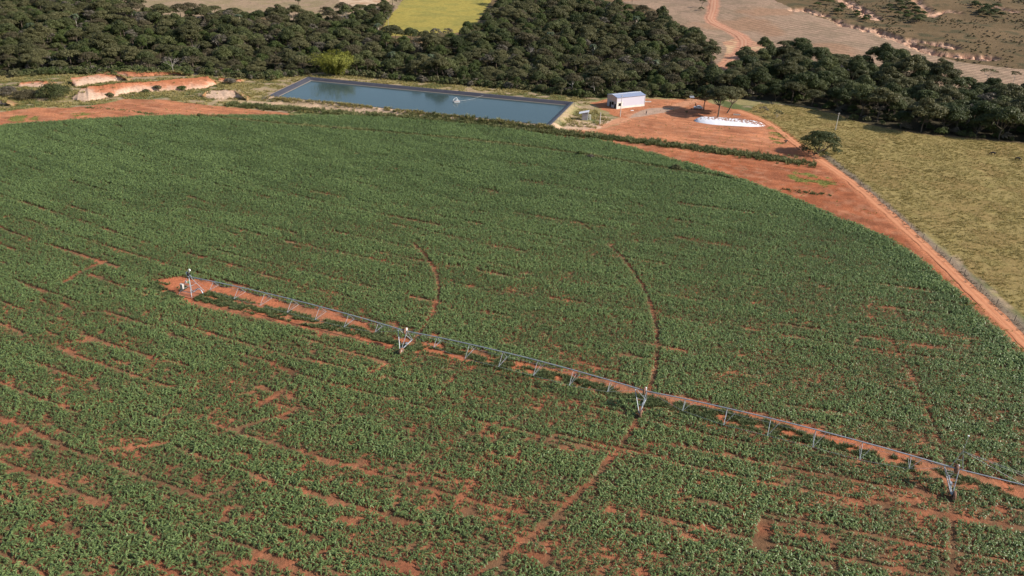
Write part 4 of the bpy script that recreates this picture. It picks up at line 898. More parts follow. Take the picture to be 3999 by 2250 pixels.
# ---------------------------------------------------------------- eroded earth banks
mbank, nt, out = NT('eroded_earth')
a = nd(nt, "ShaderNodeAttribute", attribute_name="leafv").outputs['Fac']
h_ = mth(nt, 'ADD', a, mth(nt, 'MULTIPLY', mth(nt, 'SUBTRACT', noise(nt, .35, 4), .5), .8))
cr = nd(nt, "ShaderNodeValToRGB", {0: h_}); e = cr.color_ramp.elements
e[0].position = .15; e[0].color = (.52, .36, .255, 1); e[1].position = .95; e[1].color = (.36, .135, .065, 1)
for p_, c_ in ((.42, (.48, .28, .19, 1)), (.62, (.44, .19, .105, 1))):
    k_ = e.new(p_); k_.color = c_
f = nd(nt, "ShaderNodeMapRange", {'Value': noise(nt, 1.2, 4, stretch=(1, 1, .25)), 'From Min': .3, 'From Max': .7, 'To Min': .72, 'To Max': 1.2}).outputs[0]
cc = nd(nt, "ShaderNodeVectorMath", {0: cr.outputs[0]}, operation='SCALE'); nt.links.new(f, cc.inputs['Scale'])
b = nd(nt, "ShaderNodeBsdfPrincipled", {'Base Color': cc.outputs[0], 'Roughness': .95}); b.inputs['Specular IOR Level'].default_value = .05; nt.links.new(b.outputs[0], out.inputs[0])
BL = dict(long=('longest earth cut with a pale bulging end, red along its top', .12, 1.1), tail=('last red earth cut of the row, closest to the pond', .5, 1.0), pink=('pinkish earth cut behind the long one', -.1, .7), red=('thin red earth cut at the foot of the woods', .55, 1.05),
          small=('small red and white earth cut behind the brownish bush', .1, .9), mound=('whitish earth mound between the red soil and the pond', -.3, .2), edge=('pale sandy mound next to the grey bush', -.3, .2))
tufts = []; mbackg = surf('bank_top_soil', (.26, .19, .09), (.30, .15, .075), .95, .1, nscale=.6)
for key, bd in D['banks'].items():
    bt, tp = np.array(bd['bottom']), np.array(bd['top'])
    n = max(24, int(np.hypot(*np.diff(bt, axis=0).T).sum() / .35)); s = np.linspace(0, 1, n)
    def rs(p): u = np.linspace(0, 1, len(p)); return np.stack([np.interp(s, u, p[:, 0]), np.interp(s, u, p[:, 1])], 1)
    B, T = rs(bt), rs(tp); end = np.clip(np.minimum(s, 1 - s) / .07, 0, 1) ** .6; H = bd['z'] * end
    rowsP = []; vals = []; lab, v0, v1 = BL[key]; L = n * .35
    for j in range(13):
        t = j / 12
        g = 1.1 * (fbm(s * L / 1.9 + t * 1.5, s * 0 + t * .8, 95, 4) - .5)
        prof = t ** 1.0; hh = H * (t ** .8 if key in ('mound', 'edge') else t ** .65)
        off = (g * 1.6 + 1.4 * (fbm(s * L / 6, s * 0, 96, 2) - .5)) * math.sin(math.pi * min(t + .15, 1))
        P = B + (T - B) * prof * (.2 + .8 * end)[:, None]; P[:, 1] -= off
        z = height(P[:, 0], P[:, 1]) * 1.0 - .25 * (t == 0) + hh * (.80 + .45 * fbm(s * L / 7, s * 0 + 3.3, 98, 3)) + .45 * g * end * t
        rowsP.append(np.stack([P[:, 0], P[:, 1], z], 1)); vals.append(v0 + (v1 - v0) * t - (.55 * (1 - sstep(.16, .30, s[:-1])) * (key == 'long')) + .5 * (fbm(s[:-1] * L / 9, s[:-1] * 0 + t, 94, 2) - .5))
    for j in range(1, 6):
        t = j / 5; P = T + np.array([.2, 1.0]) * 7.0 * t
        rowsP.append(np.stack([P[:, 0], P[:, 1], height(P[:, 0], P[:, 1]) + H * (.80 + .45 * fbm(s * L / 7, s * 0 + 3.3, 98, 3)) * (1 - t ** .8) - .2 * t + .2 * (fbm(P[:, 0], P[:, 1], 97, 2) - .5)], 1)); vals.append(np.full(n - 1, v1))
    mbk = MB(); RP = np.array(rowsP); mbk.grid(RP[:13], 0, np.concatenate(vals[1:13])); mbk.grid(RP[12:], 1, .5)
    for row, cnt, sp_ in ((RP[12], 2.2, .9), (RP[13], 2.0, 1.6), (RP[0], 2.2, 1.1), (RP[7], .30, 1.5)):
        i_ = rng.integers(0, n, int(L * cnt)); tufts.append(row[i_] + np.c_[rng.normal(0, .4, len(i_)), rng.normal(-.3 if row is RP[0] else 0, sp_ * .4, len(i_)), np.full(len(i_), -.1)])
    o = mbk.build('earth_bank', [mbank, mbackg]); tag(o, lab, 'earth bank', 'eroded earth cuts')

tf = np.concatenate(tufts); n = len(tf)
scatter('crest_grass', tf, spin(n), rng.uniform(.5, 1.3, n), np.clip(rng.normal(.35, .3, n), 0, 1), rng.integers(0, 4, n), [blade_tuft(14, .8, .12, .40, .8, [mg_bank if i < 3 else mg_weed], 290 + i) for i in range(4)], 'grass tufts fringing the eroded earth cuts', 'grass')

# ---------------------------------------------------------------- shed, pump house, poles, yard things
GLASS = surf('dark_opening', (.012, .012, .015), (.02, .02, .022), .2, .5)
def metal_sheet(name, c, c2, ax, scale=9.0):
    m, nt, out = NT(name); tc = nd(nt, "ShaderNodeTexCoord")
    wv = nd(nt, "ShaderNodeTexWave", {'Vector': tc.outputs['Object'], 'Scale': scale, 'Distortion': .2}, bands_direction=ax)
    f = mth(nt, 'MULTIPLY_ADD', wv.outputs['Fac'], .55, mth(nt, 'MULTIPLY', noise(nt, .7, 3), .5))
    b = nd(nt, "ShaderNodeBsdfPrincipled", {'Base Color': mixc(nt, f, c2, c), 'Roughness': .5, 'Metallic': .15}); bn = nd(nt, "ShaderNodeBump", {'Height': wv.outputs['Fac'], 'Strength': .5, 'Distance': .04}); nt.links.new(bn.outputs[0], b.inputs['Normal'])
    nt.links.new(b.outputs[0], out.inputs[0]); return m
SHW = metal_sheet('shed_wall_sheet', (.60, .59, .66), (.50, .48, .56), 'X', .55)
SHR = metal_sheet('shed_roof_sheet', (.29, .335, .46), (.24, .28, .39), 'X', .9)
PINK = surf('primer_pink_sheet', (.50, .36, .31), (.44, .32, .28), .6, nscale=1)
MAS = surf('white_masonry', (.72, .68, .62), (.62, .57, .50), .9, nscale=.8)
GREY_SHADE = surf('grey_and_shade_masonry', (.40, .36, .37), (.34, .31, .31), .9, nscale=.8)  # grey of the shed gable; doubles as painted shade on the pump house
sx, sy = 44.5, 340.0; sh = empty('shed', (sx, sy, 0), math.atan2(.503, .863), 'grey metal shed with blue-grey roof standing on red soil behind the pond', 'shed')
L_, W_, E_, R_h = 15.7, 7.6, 5.0, 5.75
w = MB(); w.box((L_ / 2 + 1.5, .10, .35), (L_ - 3.0, .2, 1.1), 0, 1); w.box((1.55, .10, 1.45), (3.1, .2, 3.3), 0, 1)
w.box((L_ / 2 + 1.5, .14, .9 + (E_ - .9) / 2 + .02), (L_ - 3.0, .1, E_ - .9), 0, 0); w.box((1.5, .14, 3.1 + (E_ - 3.1) / 2 + .02), (3.0, .1, E_ - 3.1), 0, 0)
w.box((L_ / 2, W_ - .1, E_ / 2), (L_ - .02, .18, E_ - .02), 0, 0); w.box((L_ - .08, W_ / 2, E_ / 2), (.15, W_ - .3, E_ - .04), 0, 0)
w.box((.10, W_ / 2 + .1, 1.4), (.18, W_ - .24, 3.2), 0, 2); w.box((.13, W_ / 2 + .1, 3.0 + (E_ - 3.0) / 2), (.10, W_ - .24, E_ - 3.0), 0, 3)
for xx in (.13, L_ - .08):
    w.add([(xx, .1, E_), (xx, W_ - .1, E_), (xx, W_ / 2, R_h - .03)], [(0, 1, 2)], 3 if xx < 1 else 0)
w.build('wall', [SHW, MAS, GREY_SHADE, PINK], sh)
rf = MB()
for y0, y1, z0, z1 in ((-.25, W_ / 2, E_ + .02, R_h), (W_ + .25, W_ / 2, E_ + .02, R_h)):
    v8 = [(x_, yy, zz + dz) for dz in (0, .08) for (x_, yy, zz) in ((-.25, y0, z0), (L_ + .2, y0, z0), (L_ + .2, y1, z1), (-.25, y1, z1))]
    rf.add(v8, [(0, 1, 2, 3), (4, 5, 6, 7), (0, 1, 5, 4), (2, 3, 7, 6), (1, 2, 6, 5), (3, 0, 4, 7)])
ro = rf.build('roof', SHR, sh)
MB().box((L_ / 2, W_ / 2, R_h + .1), (L_ + .45, .4, .06)).build('ridge_cap', MAT['white'], ro)
MB().box((-.28, -.1, E_ / 2 + .05), (.10, .10, E_), 0).box((L_ + .05, -.0, E_ / 2), (.10, .10, E_)).build('corner_trim', MAT['white'], sh)
for nm, xx, yy, zz, sx_, sy_, sz_ in (('window', 1.6, -.03, 1.9, 1.5, .06, 1.2), ('window', -.02, 3.3, 1.9, .06, 1.5, 1.4), ('door', -.02, 5.0, 1.15, .06, 1.0, 2.3), ('door', -.02, 1.3, 1.0, .06, 1.0, 2.0)):
    fo = MB()
    if sy_ < .1:
        for a_, b_ in ((-1, 0), (1, 0), (0, -1), (0, 1)): fo.box((xx + a_ * sx_ / 2, yy, zz + b_ * sz_ / 2), (.08 if a_ else sx_ + .08, .08, .08 if b_ else sz_ - .08))
    else:
        for a_, b_ in ((-1, 0), (1, 0), (0, 1)): fo.box((xx, yy + a_ * sy_ / 2, zz + b_ * sz_ / 2), (.08, .08 if a_ else sy_ + .08, .08 if b_ else sz_ - .08))
    p_ = fo.build(nm, MAT['black'], sh); MB().box((xx, yy, zz), (sx_ - .06, sy_ - .02, sz_ - .06)).build('pane' if nm == 'window' else 'door_leaf', GLASS, p_)

bx, by = D['misc']['booth']; ph = empty('pump_house', (bx, by, float(height(bx, by))), math.radians(-6), 'tiny pump house with shade-grey walls, a sloping white roof and open white door', 'pump house'); ph.scale = (1.3, 1.3, 1.3)
MB().box((0, .9, 1.05), (1.7, .16, 2.3)).box((0, -.9, 1.05), (1.7, .16, 2.3)).box((-.93, 0, 1.05), (.16, 1.96, 2.3)).box((.93, .55, 1.05), (.16, .7, 2.3), 0, 1).box((.93, -.75, 1.05), (.16, .46, 2.3), 0, 1).build('wall', [GREY_SHADE, MAT['white']], ph)  # sun and shade painted into the walls: shaded sides grey, sunlit side white
rr_ = MB(); v8 = [(x_, y_, z_ + dz) for dz in (0, .09) for x_, y_, z_ in ((-2.0, -1.3, 2.05), (1.25, -1.3, 2.85), (1.25, 1.35, 2.85), (-2.0, 1.35, 2.05))]; rr_.add(v8, [(0, 3, 2, 1), (4, 5, 6, 7), (0, 1, 5, 4), (1, 2, 6, 5), (2, 3, 7, 6), (3, 0, 4, 7)]); rr_.build('roof', surf('white_roof_sheet', (.78, .76, .77), (.66, .64, .65), .6, nscale=1.5), ph)
MB().box((1.0, -.62, 2.45), (.14, 1.2, .6)).build('gable_board', MAT['white'], ph)
MB().box((1.55, -.35, 1.0), (.95, .05, 1.85), math.radians(-35)).build('door', surf('cream_door', (.78, .75, .60), None, .5), ph)

def pole(name, key, h, r0, r1, label, arm=True):
    x, y = D['misc'][key]; o = empty(name, (x, y, float(height(x, y))), .3, label, 'pole')
    MB().tube([(0, 0, -.5), (0, 0, h)], [r0, r1], 8).build('post', MAT['concrete'], o)
    if arm:
        MB().box((0, 0, h - .5), (1.1, .09, .10)).build('crossarm', MAT['wood'], o)
        for dx in (-.45, 0, .45): MB().lathe([(0, 0), (.05, 0), (.07, .08), (.04, .16), (0, .18)], (dx, 0, h - .45), 8).build('insulator', MAT['white'], o)
    return o
pole('power_pole', 'pole1', 9.4, .20, .12, 'tallest concrete power pole standing in front of the grey shed')
pole('concrete_post', 'pole2', 5.2, .22, .16, 'short thick concrete post beside the tiny pump house', False)
pole('power_pole', 'pole3', 7.4, .17, .10, 'slim leaning-looking power pole alone in the pasture')
for key, h, lab in (('post1', 3.4, 'thin pole at the near corner of the pond embankment'), ('post2', 2.8, 'thin pole at the far corner of the pond embankment'), ('post3', 1.6, 'short fence post beside the gravel ditch')):
    x, y = D['misc'][key]; o = MB().tube([(0, 0, -.4), (0, 0, h)], [.07, .05], 6).build('thin_post', MAT['wood'], None, (x, y, float(height(x, y)))); tag(o, lab, 'post')

# fence along the pasture
fp = resample(D['fence'], 7.2); fo = empty('pasture_fence', (fp[0][0], fp[0][1], 0), 0, 'wire fence on grey wooden posts between the dirt road and the pasture', 'fence'); F0 = fp[0]
pm = MB().tube([(0, 0, -.4), (0, 0, 1.45)], [.10, .08], 6).mesh('post', [MAT['wood']])
for i, p_ in enumerate(fp):
    o = bpy.data.objects.new('post', pm); COL.objects.link(o); o.parent = fo; o.location = (p_[0] - F0[0], p_[1] - F0[1], 0); o.rotation_euler = (rng.normal(0, .05), rng.normal(0, .05), i)
for hz in (.45, .85, 1.25): MB().tube(np.c_[fp - F0, np.full(len(fp), hz)], .012, 3).build('wire', MAT['wire'], fo)

# white covered heap
h0, h1 = np.array(D['heap'][0]), np.array(D['heap'][1]); ax_ = h1 - h0; Lh = float(np.hypot(*ax_)); hc = (h0 + h1) / 2 + np.array([.6, 2.2]); ang_h = math.atan2(ax_[1], ax_[0])
mtarp, nt, out = NT('white_tarp_with_soil')
geo = nd(nt, "ShaderNodeTexCoord"); sp = nd(nt, "ShaderNodeSeparateXYZ", {0: geo.outputs['Object']})
band = nd(nt, "ShaderNodeMapRange", {'Value': sp.outputs['Y'], 'From Min': -2.6, 'From Max': -1.2}).outputs[0]
bandx = nd(nt, "ShaderNodeMapRange", {'Value': sp.outputs['X'], 'From Min': -13.0, 'From Max': -4.0}).outputs[0]
band2 = nd(nt, "ShaderNodeMapRange", {'Value': sp.outputs['Y'], 'From Min': 2.4, 'From Max': 1.5}).outputs[0]
sp_n = mth(nt, 'MULTIPLY', mth(nt, 'MULTIPLY', band, band2), mth(nt, 'MULTIPLY_ADD', bandx, .10, .0))
dirt = nd(nt, "ShaderNodeMapRange", {'Value': mth(nt, 'ADD', noise(nt, .95, 3, rough=.6), sp_n), 'From Min': .53, 'From Max': .58}).outputs[0]
dirt = mth(nt, 'MULTIPLY', dirt, mth(nt, 'MULTIPLY', band, band2))
b = nd(nt, "ShaderNodeBsdfPrincipled", {'Base Color': mixc(nt, dirt, mixc(nt, noise(nt, 3, 2), (.80, .80, .83), (.70, .69, .72)), (.26, .12, .07)), 'Roughness': .45})
bn = nd(nt, "ShaderNodeBump", {'Height': noise(nt, 1.0, 4), 'Strength': .5, 'Distance': .2}); nt.links.new(bn.outputs[0], b.inputs['Normal']); nt.links.new(b.outputs[0], out.inputs[0])
nu, nv = 72, 22; u = np.linspace(-1, 1, nu); P = np.zeros((nv, nu, 3))
for j in range(nv):
    vv = -1 + 2 * j / (nv - 1); wdt = 4.7 * np.sqrt(np.clip(1 - np.abs(u) ** 2.6, 0, 1)) * (1 - .12 * u)
    P[j, :, 0] = u * Lh / 2; P[j, :, 1] = vv * wdt + .35 * np.sin(u * 2.2)
    P[j, :, 2] = 1.85 * (1 - abs((vv - .25) / (1.25 if vv < .25 else .75)) ** 1.9) * np.clip(1 - np.abs(u) ** 6, 0, 1) ** .8 * (1 - .12 * u) + .10 * (vnoise(u * 14, u * 0 + vv * 3, 3) - .5) - .03
o = MB().grid(P).build('covered_heap', mtarp, None, (hc[0], hc[1], 0), ang_h); tag(o, 'long low heap under white plastic dotted with red soil', 'heap')

for key, sz, rz, lab, m in (('slab', (4.2, 1.1, .16), .1, 'pale flat slab lying by the far corner of the shed', 'concrete'), ('slab2', (2.9, .8, .30), -.1, 'pale trough on red soil behind the white heap', 'concrete'), ('slab3', (1.4, .8, .10), .3, 'small pale board on red soil in front of the shed', 'white')):
    x, y = D['misc'][key]; z = float(height(x, y)); mb = MB().box((0, 0, sz[2] / 2), sz)
    if key == 'slab2': mb = MB().box((0, sz[1] / 2, .2), (sz[0], .1, .45)).box((0, -sz[1] / 2, .2), (sz[0], .1, .45)).box((-sz[0] / 2 + .05, 0, .2), (.1, sz[1] - .1, .45)).box((sz[0] / 2 - .05, 0, .2), (.1, sz[1] - .1, .45)).box((0, 0, .06), (sz[0] - .2, sz[1] - .1, .1))
    o = mb.build('trough' if key == 'slab2' else 'slab' if key == 'slab' else 'board', MAT[m], None, (x, y, z), rz); tag(o, lab, 'trough' if key == 'slab2' else 'slab' if key == 'slab' else 'board')
x, y = D['misc']['sign']; so = empty('tilted_panel', (x, y, float(height(x, y))), .2, 'small grey tilted panel on two posts at the woods edge by the clearing', 'panel')
for dx in (-.7, .7): MB().tube([(dx, 0, -.2), (dx, 0, 1.5)], .06, 6).build('post', MAT['steel'], so)
MB().box((0, 0, 1.75), (2.2, 1.3, .06), R=[[1, 0, 0], [0, .85, -.53], [0, .53, .85]]).build('panel_sheet', surf('panel_grey', (.22, .23, .26), None, .3, .5), so)

# floating pump and its rope
RAFTW = surf('raft_grey_white', (.50, .52, .52), (.38, .40, .41), .6)
x, y, = D['misc']['raft']; fl = empty('floating_pump', (x, y, WATER_Z), math.radians(18), 'white floating pump raft with a bent white pipe on the pond', 'pump raft'); fl.scale = (.85,) * 3
for yy in (-.75, .75): MB().tube([(-1.5, yy, .12), (1.5, yy, .12)], .34, 10).build('float_drum', RAFTW, fl)
MB().box((0, 0, .52), (3.2, 2.1, .10)).build('deck', surf('raft_deck', (.42, .34, .32), (.5, .45, .42), .8), fl)
MB().tube([(-.5, 0, .9), (.8, 0, .9)], .36, 10).build('motor', RAFTW, fl)
MB().tube([(.3, 0, 1.0), (.25, 0, 1.9), (-.1, 0, 2.3), (-1.2, -.1, 2.1), (-1.9, -.2, 1.2), (-2.4, -.3, -.3)], .20, 8).build('discharge_pipe', RAFTW, fl)
for yy in (-.95, .95): MB().tube([(-1.5, yy, .55), (-1.5, yy, 1.1), (1.5, yy, 1.1), (1.5, yy, .55)], .035, 5).build('rail', RAFTW, fl)
x2, y2 = D['misc']['rope_end']; tt = np.linspace(0, 1, 9); rp_ = np.stack([x + 1.6 + (x2 - x - 1.6) * tt, y + .5 + (y2 - y - .5) * tt, WATER_Z + .55 + .45 * tt - .5 * np.sin(tt * math.pi)], 1)
tag(MB().tube(rp_, .035, 5).build('mooring_rope', MAT['concrete']), 'pale rope running from the pump raft to the far pond bank', 'rope')

# parked car under the trees
x, y = D['misc']['car']; car = empty('parked_car', (x, y, 0), math.radians(172), 'silver car parked in the shade under the dark tree', 'car')
silver = surf('silver_paint', (.55, .57, .60), (.50, .52, .55), .3, .5, .3)
prof = [(-2.05, .45), (-2.1, .80), (-1.9, .95), (-1.55, 1.02), (-1.15, 1.42), (.45, 1.48), (1.05, 1.02), (1.85, .90), (2.08, .70), (2.05, .42)]
def prof_mesh(pr, w, mat, name, par):
    n_ = len(pr); P = np.array([[(a_, s_ * (w / 2 - (.12 if b_ > 1.1 else 0)), b_) for a_, b_ in pr] for s_ in (-1, 1)]).reshape(-1, 3)
    mb = MB(); mb.add(P, [(i_, (i_ + 1) % n_, n_ + (i_ + 1) % n_, n_ + i_) for i_ in range(n_)])
    for off_ in (0, n_):
        c_ = P[off_:off_ + n_].mean(0); mb.add(np.vstack([P[off_:off_ + n_], c_]), [(i_, (i_ + 1) % n_, n_) for i_ in range(n_)])
    return mb.build(name, mat, par)
prof_mesh(prof, 1.7, silver, 'body', car)
for s_ in (-1, 1):
    MB().add([(-1.35, s_ * .815, 1.04), (-1.05, s_ * .765, 1.38), (.38, s_ * .765, 1.42), (.85, s_ * .815, 1.04)], [(0, 1, 2, 3)]).build('side_window', GLASS, car)
MB().add([(1.02, -.68, 1.06), (1.02, .68, 1.06), (.52, .64, 1.455), (.52, -.64, 1.455)], [(0, 1, 2, 3)]).build('windscreen', GLASS, car)
MB().add([(-1.58, -.68, 1.05), (-1.58, .68, 1.05), (-1.22, .64, 1.40), (-1.22, -.64, 1.40)], [(0, 1, 2, 3)]).build('rear_window', GLASS, car)
for dx in (-1.3, 1.3):
    for s_ in (-1, 1):
        wh = MB().tube([(dx, s_ * .72, .32), (dx, s_ * .90, .32)], .32, 14).build('wheel', MAT['black'], car); MB().tube([(dx, s_ * .895, .32), (dx, s_ * .915, .32)], .19, 10).build('rim', MAT['steel'], wh)
for s_ in (-1, 1): MB().box((2.04, s_ * .62, .74), (.10, .34, .14)).build('headlight', MAT['white'], car)

# ---------------------------------------------------------------- people and cattle (skin-grown bodies)
def skin_body(name, verts, edges, rad, mat, parent, root=0):
    me = bpy.data.meshes.new(name); me.from_pydata(verts, edges, []); o = bpy.data.objects.new(name, me); COL.objects.link(o); o.parent = parent
    md = o.modifiers.new('skin', 'SKIN'); sv = me.skin_vertices[0].data
    for i, r_ in enumerate(rad): sv[i].radius = (r_, r_) if not isinstance(r_, tuple) else r_
    sv[root].use_root = True; o.modifiers.new('sub', 'SUBSURF').levels = 1; o.modifiers['sub'].render_levels = 1; me.materials.append(mat); return o
SKIN = surf('skin', (.30, .18, .12), None, .6)
def person(key, label, top, legs, hair, rz, s=1.0, stride=.16):
    x, y = D['misc'][key]; o = empty('person', (x, y, float(height(x, y))), rz, label, 'person'); o.scale = (s,) * 3
    V = [(0, 0, .92), (0, 0, 1.15), (0, 0, 1.42), (0, 0, 1.52), (0, .01, 1.64), (0, .02, 1.74), (.10, 0, .88), (.11, stride * .5, .50), (.11, stride * .6, .07), (.11, stride * .6 + .16, .03), (-.10, 0, .88), (-.11, -stride * .3, .50), (-.11, -stride, .07), (-.11, -stride + .16, .03),
         (.19, 0, 1.40), (.25, -.06, 1.13), (.24, .05, .90), (.24, .08, .80), (-.19, 0, 1.40), (-.25, .06, 1.13), (-.24, .12, .92), (-.24, .16, .82)]
    Eg = [(0, 1), (1, 2), (2, 3), (3, 4), (4, 5), (0, 6), (6, 7), (7, 8), (8, 9), (0, 10), (10, 11), (11, 12), (12, 13), (2, 14), (14, 15), (15, 16), (16, 17), (2, 18), (18, 19), (19, 20), (20, 21)]
    R_ = [.15, .15, .16, .06, .095, .07, .10, .07, .05, .045, .10, .07, .05, .045, .065, .05, .04, .035, .065, .05, .04, .035]
    skin_body('body', V, Eg, R_, SKIN, o)
    skin_body('shirt', [(0, 0, .90), (0, 0, 1.16), (0, 0, 1.43), (.20, 0, 1.40), (.255, -.06, 1.14), (-.20, 0, 1.40), (-.255, .06, 1.14)], [(0, 1), (1, 2), (2, 3), (3, 4), (2, 5), (5, 6)], [.18, .18, .185, .085, .07, .085, .07], top, o)
    skin_body('trousers', [(0, 0, .95), (.105, 0, .86), (.11, stride * .5, .50), (.11, stride * .6, .10), (-.105, 0, .86), (-.11, -stride * .3, .50), (-.11, -stride, .10)], [(0, 1), (1, 2), (2, 3), (0, 4), (4, 5), (5, 6)], [.165, .125, .09, .07, .125, .09, .07], legs, o)
    MB().lathe([(0, .16), (.07, .145), (.105, .08), (.11, .02), (.10, -.03)], (0, -.01, 1.66), 10).build('hair', hair, o)
    mb = MB()
    for dx in (-.035, .035): mb.box((dx, .105, 1.655), (.025, .02, .015), 0, 0)
    mb.build('eyes', MAT['black'], o); MB().box((0, .115, 1.63), (.03, .04, .04)).build('nose', SKIN, o)
    return o
DARKC = surf('dark_cloth', (.022, .018, .028), None, .9); GREYC = surf('grey_cloth', (.16, .15, .15), None, .9); REDC = surf('dark_red_cloth', (.09, .025, .02), None, .9); HAIR = surf('dark_hair', (.012, .010, .009), None, .6)
person('person1', 'person in dark shirt walking on the gravel drive in front of the shed', DARKC, GREYC, HAIR, 2.4)
person('person2', 'person in dark reddish clothes standing behind the parked silver car', REDC, DARKC, HAIR, .4, 1.0, .05)

COW = surf('black_coat', (.012, .011, .011), (.022, .019, .017), .7, .2)
def cow(key, label, rz, group):
    x, y = D['misc'][key]; o = empty('cow', (x, y, float(height(x, y))), rz, label, 'cow', group)
    V = [(-.75, 0, 1.08), (-.30, 0, 1.05), (.20, 0, 1.03), (.62, 0, 1.08), (.98, 0, .88), (1.22, 0, .55), (1.36, .02, .30), (1.44, .02, .12)]
    Eg = [(i_, i_ + 1) for i_ in range(7)]; R_ = [(.30, .30), (.34, .36), (.35, .38), (.30, .34), (.18, .22), (.14, .16), (.13, .14), (.08, .09)]
    for s_ in (-1, 1):
        b0 = len(V); V += [(-.74, s_ * .20, .92), (-.62, s_ * .21, .66), (-.80, s_ * .20, .42), (-.74, s_ * .20, .06)]; Eg += [(0, b0), (b0, b0 + 1), (b0 + 1, b0 + 2), (b0 + 2, b0 + 3)]; R_ += [(.17, .19), (.11, .12), (.06, .065), (.06, .06)]
        b0 = len(V); V += [(.56, s_ * .19, .78), (.58, s_ * .19, .45), (.55, s_ * .19, .06)]; Eg += [(3, b0), (b0, b0 + 1), (b0 + 1, b0 + 2)]; R_ += [(.13, .14), (.07, .075), (.06, .06)]
    b0 = len(V); V += [(-1.02, 0, 1.02), (-1.10, 0, .55)]; Eg += [(0, b0), (b0, b0 + 1)]; R_ += [(.05, .05), (.03, .03)]
    skin_body('body', V, Eg, R_, COW, o)
    for s_ in (-1, 1): MB().add([(1.14, s_ * .10, .66), (1.10, s_ * .30, .66), (1.20, s_ * .28, .58), (1.22, s_ * .11, .60)], [(0, 1, 2, 3), (3, 2, 1, 0)]).build('ear', COW, o)
cow('cow1', 'black cow grazing in the pasture, the one closer to the woods', math.radians(176), 'black cattle grazing')
cow('cow2', 'black cow grazing in the pasture, the one farther out on the open grass', math.radians(-14), 'black cattle grazing')

# ---------------------------------------------------------------- centre-pivot irrigation machine (one thing, local +x runs along the arm)
pv = empty('irrigation_pivot', (PIV[0], PIV[1], 0), ARM, 'galvanised centre pivot irrigation arm on wheeled towers crossing the maize', 'irrigation machine')
ST = MAT['steel']; HP = 4.0
def part(name, mb, m, par): return mb.build(name, m, par)
tw = part('pivot_tower', MB().tube([(0, 0, 0), (0, 0, 4.3)], .14, 10).lathe([(.14, 4.0), (.32, 4.05), (.32, 4.25), (.14, 4.3)], n=14), ST, pv)
for sx_ in (-1, 1):
    for sy_ in (-1, 1): part('leg', MB().tube([(sx_ * .28, sy_ * .28, 3.7), (sx_ * 1.9, sy_ * 1.9, 0)], .055, 6), ST, tw)
for z in (.9, 2.2):
    k_ = .28 + (3.7 - z) / 3.7 * 1.62; part('brace', MB().tube([(-k_, -k_, z), (k_, -k_, z), (k_, k_, z), (-k_, k_, z), (-k_, -k_, z)], .04, 5), ST, tw)
part('base_pad', MB().box((0, 0, .04), (4.6, 4.6, .12)), surf('dusty_concrete', (.40, .15, .08), (.34, .12, .06), .95), tw)
cb = part('control_panel', MB().box((-1.2, -1.2, 1.9), (.75, .5, 1.15)), MAT['concrete'], tw); MB().box((-1.2, -1.465, 1.9), (.64, .03, 1.0)).build('panel_door', MAT['steel'], cb)
part('sign_disc', MB().tube([(-.28, -.72, 2.95), (-.29, -.76, 2.95)], .34, 16), MAT['white'], tw)
part('sign_board', MB().box((.32, -.62, 2.95), (.55, .05, .62), math.radians(20)), MAT['lime'], tw)
part('collector_ring', MB().lathe([(0, 4.3), (.26, 4.3), (.30, 4.5), (.30, 4.95), (.22, 5.1), (0, 5.12)], n=14), MAT['black'], tw)
part('antenna_box', MB().tube([(.15, .1, 4.9), (.35, .15, 5.5)], .05, 6).box((.42, .15, 5.65), (.34, .28, .42)), MAT['white'], tw)
part('junction_box', MB().box((-.38, 0, 4.75), (.26, .30, .60)), MAT['white'], tw)
part('supply_pipe', MB().tube([(.15, 0, .5), (.9, .1, .5), (1.3, .2, 1.0), (1.9, .3, 1.35), (2.6, .4, 1.0), (3.0, .4, .1)], .13, 8), ST, tw)
part('elbow_pipe', MB().tube([(0, 0, 4.2), (.35, 0, 4.45), (.8, 0, HP + .15)], .12, 8), ST, tw)
def span(x0, x1, nb, tx0):
    Ls = x1 - x0; rise = .75
    def zp(x): t = (x - x0) / Ls; return HP + rise * 4 * t * (1 - t)
    xs_ = np.linspace(x0 + tx0, x1, 40)
    sp_ = part('span', MB().tube([(x, 0, zp(x)) for x in xs_], .105, 8), ST, pv)
    bows = x0 + Ls * (np.arange(nb) + 1.0) / (nb + .9); dep = []
    for i, x in enumerate(bows):
        t = (i + 1) / (nb + 1); d_ = 2.15 * min(1.0, .42 + 2.1 * min(t, 1 - t)); wd = 1.95 * min(1, d_ / 2.15); dep.append((x, wd, zp(x) - d_))
        mb = MB()
        for s_ in (-1, 1): mb.tube([(x, 0, zp(x) - .05), (x, s_ * wd, zp(x) - d_)], .042, 5)
        mb.tube([(x, -wd, zp(x) - d_), (x, wd, zp(x) - d_)], .03, 5)
        mb.tube([(x + 1.6, 0, zp(min(x + 1.6, x1)) - .05), (x, -wd, zp(x) - d_)], .028, 5)
        part('truss_strut', mb, ST, sp_)
    for s_ in (-1, 1):
        part('truss_rod', MB().tube([(x0 + max(tx0, .6), 0, zp(x0 + .6) - .05)] + [(x, s_ * w_, z_) for x, w_, z_ in dep] + [(x1 - .6, 0, zp(x1 - .6) - .05)], .022, 4), ST, sp_)
    dr = MB()
    for x in np.arange(x0 + 2.0, x1 - 1, 2.4): dr.tube([(x, 0, zp(x)), (x + .05, .12, zp(x) + .15), (x + .05, .28, zp(x) - .1), (x + .05, .28, zp(x) - 1.4)], .018, 4)
    part('drop_hoses', dr, MAT['black'], sp_)
T_ = [55.2, 103.4, 152.5]
span(0, T_[0], 7, .7); span(T_[0], T_[1], 6, 0); span(T_[1], T_[2], 6, 0)
